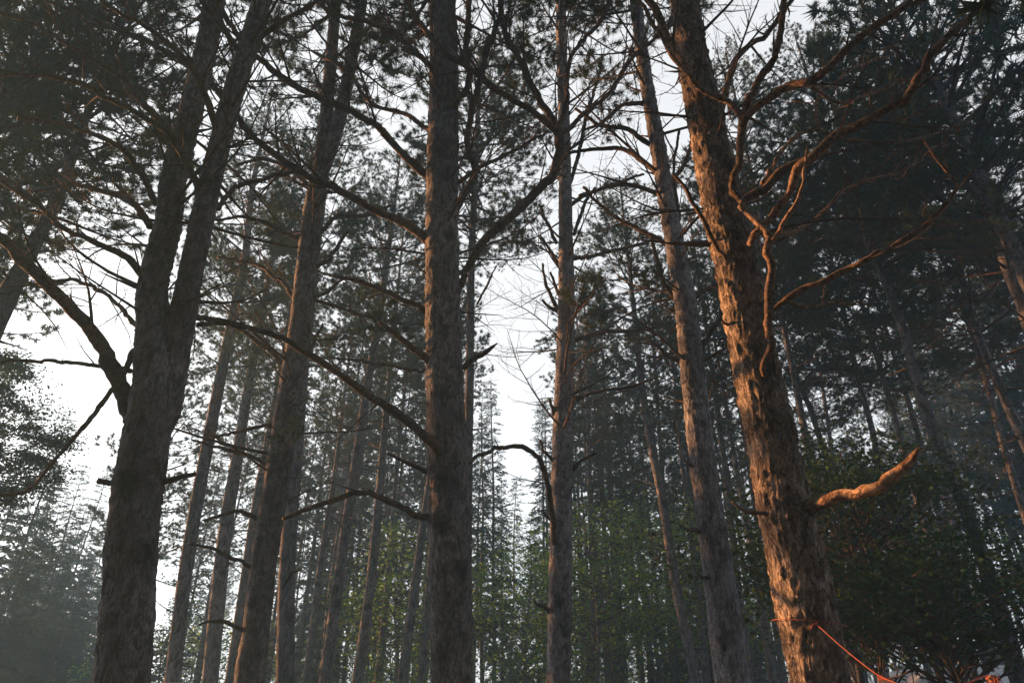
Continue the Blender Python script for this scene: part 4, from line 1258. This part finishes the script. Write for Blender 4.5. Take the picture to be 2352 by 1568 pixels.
def ropes():
    # the cord tied round the lit pine and its line down to the right
    q, _ = P(1868, 1432, 4.95)
    org = (q[0], q[1], q[2])
    r = thing('clothes_line', 'thin orange cord knotted round the orange-lit pine and slanting down right', 'cord', org)
    zc = P(1858, 1425, 5.1)[0][2]
    c, rr = stem_at(s6, r6, zc)
    loop = []
    for i in range(33):
        a = 2 * math.pi * i / 32
        loop.append((c[0] + (rr + 0.034) * math.cos(a), c[1] + (rr + 0.034) * math.sin(a), zc + 0.03 * math.cos(a + 0.6) * -1))
    cord_part('loop', loop, 0.0027, r, org)
    k = np.array((c[0] - 0.25 * rr, c[1] - rr * 0.97 - 0.044, zc - 0.03))
    kn = [k + np.array(v) for v in ((0.0, 0, 0), (-0.02, -0.01, -0.005), (-0.04, -0.012, -0.02), (-0.045, -0.01, -0.035), (-0.025, -0.012, -0.02), (0.0, -0.008, 0.0), (0.012, -0.006, 0.006))]
    cord_part('knot', kn, 0.004, r, org)
    e, _ = P(2016, 1549, 4.4)
    f, _ = P(2085, 1582, 4.2)
    pr = P(2275, 1600, 4.3)[0]
    cord_part('line', [k, (k + e) / 2 - np.array((0, 0, 0.012)), e, f, pr + np.array((-0.3, 0, -0.12)), pr + np.array((0, 0, -0.09))], 0.0027, r, org)
    # plaid cloth hung over the line
    m, nt, b = new_mat('plaid_cloth')
    N, L = nt.nodes, nt.links
    tc = N.new('ShaderNodeTexCoord')
    sx = N.new('ShaderNodeSeparateXYZ')
    L.new(tc.outputs['Object'], sx.inputs[0])

    def stripes(out, period, duty):
        a = N.new('ShaderNodeMath')
        a.operation = 'MULTIPLY'
        a.inputs[1].default_value = 1 / period
        L.new(out, a.inputs[0])
        f_ = N.new('ShaderNodeMath')
        f_.operation = 'FRACT'
        L.new(a.outputs[0], f_.inputs[0])
        l_ = N.new('ShaderNodeMath')
        l_.operation = 'LESS_THAN'
        l_.inputs[1].default_value = duty
        L.new(f_.outputs[0], l_.inputs[0])
        return l_.outputs[0]
    a1, a2 = stripes(sx.outputs[0], 0.055, 0.5), stripes(sx.outputs[2], 0.055, 0.5)
    ad = N.new('ShaderNodeMath')
    ad.operation = 'ADD'
    L.new(a1, ad.inputs[0])
    L.new(a2, ad.inputs[1])
    dv = N.new('ShaderNodeMath')
    dv.operation = 'MULTIPLY'
    dv.inputs[1].default_value = 0.5
    L.new(ad.outputs[0], dv.inputs[0])
    L.new(ramp(nt, dv.outputs[0], [(0.1, (0.42, 0.03, 0.03)), (0.5, (0.12, 0.012, 0.014)), (0.9, (0.02, 0.012, 0.015))]), b.inputs['Base Color'])
    b.inputs['Roughness'].default_value = 0.95
    nx, nz = 40, 14
    v = []
    d2 = pr + np.array((-0.28, 0, -0.12)) - e
    for i in range(nx):
        u = i / (nx - 1)
        top = e + (f - e) * min(u * 2, 1) + (pr + np.array((-0.3, 0, -0.12)) - f) * max(0, u * 2 - 1)
        for side in (0, 1):
            for j in range(nz):
                h = j / (nz - 1) * 0.55
                v.append(top + np.array((0, (1 if side else -1) * (0.008 + 0.02 * math.sin(u * 17 + side) * h * 2 + 0.03 * h), 0.006 - h)))
    n2 = nz * 2
    f4 = []
    for i in range(nx - 1):
        for side in (0, 1):
            for j in range(nz - 1):
                a = i * n2 + side * nz + j
                f4.append((a, a + 1, a + n2 + 1, a + n2))
        a = i * n2
        f4.append((a, a + n2, a + n2 + nz, a + nz))
    g = Geo()
    g.raw(np.array(v) - e, f4=f4)
    o = link('plaid_blanket', g.mesh('plaid_blanket', [m]), None, tuple(e))
    o['label'] = 'red and black plaid blanket hanging on the orange cord at the bottom edge'
    o['category'] = 'blanket'
    # wooden post with cord wound round its head and a second line
    base = P(2275, 1545, 4.3)[0]
    t = thing('wooden_post', 'slanting wooden post bound with orange cord in front of the white trailer', 'post', (base[0] + 0.12, base[1] + 0.1, 0))
    g = Geo()
    pp, rr_ = resample([(base[0] + 0.14, base[1] + 0.12, -0.1), (base[0] + 0.05, base[1] + 0.04, 1.0), (base[0], base[1], base[2] - 0.01)], [0.035, 0.03, 0.024], 0.06)
    g.tube(pp, rr_ * (1 + 0.05 * np.sin(np.arange(len(rr_)) * 1.7)), 10, 0)
    o = link('post', g.mesh('post', [POST]), t)
    o.location = -t.location
    org = tuple(base)
    r = thing('orange_cord', 'orange cord wound on the post head with its line slanting down left', 'cord', org)
    wind = []
    for i in range(70):
        a = i * 0.7
        z = -0.012 - 0.05 * abs(math.sin(i * 0.21))
        wind.append(base + np.array((0.030 * math.cos(a), 0.030 * math.sin(a), z)))
    cord_part('winding', wind, 0.0027, r, org, 6)
    dl, _ = P(2150, 1600, 4.0)
    cord_part('line', [base + np.array((-0.03, -0.02, -0.01)), (base + dl) / 2, dl, dl + np.array((-0.5, -0.1, -0.4))], 0.004, r, org)
    for dx in (-0.012, 0.004, 0.02):
        cord_part('hanging_end', [base + np.array((dx, -0.035, -0.02)), base + np.array((dx * 1.3, -0.045, -0.12)), base + np.array((dx * 0.6, -0.06, -0.45))], 0.0027, r, org)


trailer()
car()
ropes()

# ------------------------------------------------------------------ haze
g = Geo()
x0, x1, y0, y1, z0, z1 = -110, 110, -40, 110, -1.6, 24
v = np.array([(x, y, z) for z in (z0, z1) for y in (y0, y1) for x in (x0, x1)], float)
g.raw(v, f4=[(0, 2, 3, 1), (4, 5, 7, 6), (0, 1, 5, 4), (2, 6, 7, 3), (0, 4, 6, 2), (1, 3, 7, 5)])
hm = bpy.data.materials.new('haze')
hm.use_nodes = True
hm.node_tree.nodes.clear()
pv = hm.node_tree.nodes.new('ShaderNodeVolumePrincipled')
pv.inputs['Color'].default_value = (0.24, 0.50, 0.82, 1)
pv.inputs['Density'].default_value = HAZE_DENSITY
pv.inputs['Anisotropy'].default_value = 0.2
ho = hm.node_tree.nodes.new('ShaderNodeOutputMaterial')
hm.node_tree.links.new(pv.outputs[0], ho.inputs['Volume'])
o = link('haze', g.mesh('haze', [hm], smooth=False))
o['kind'] = 'stuff'
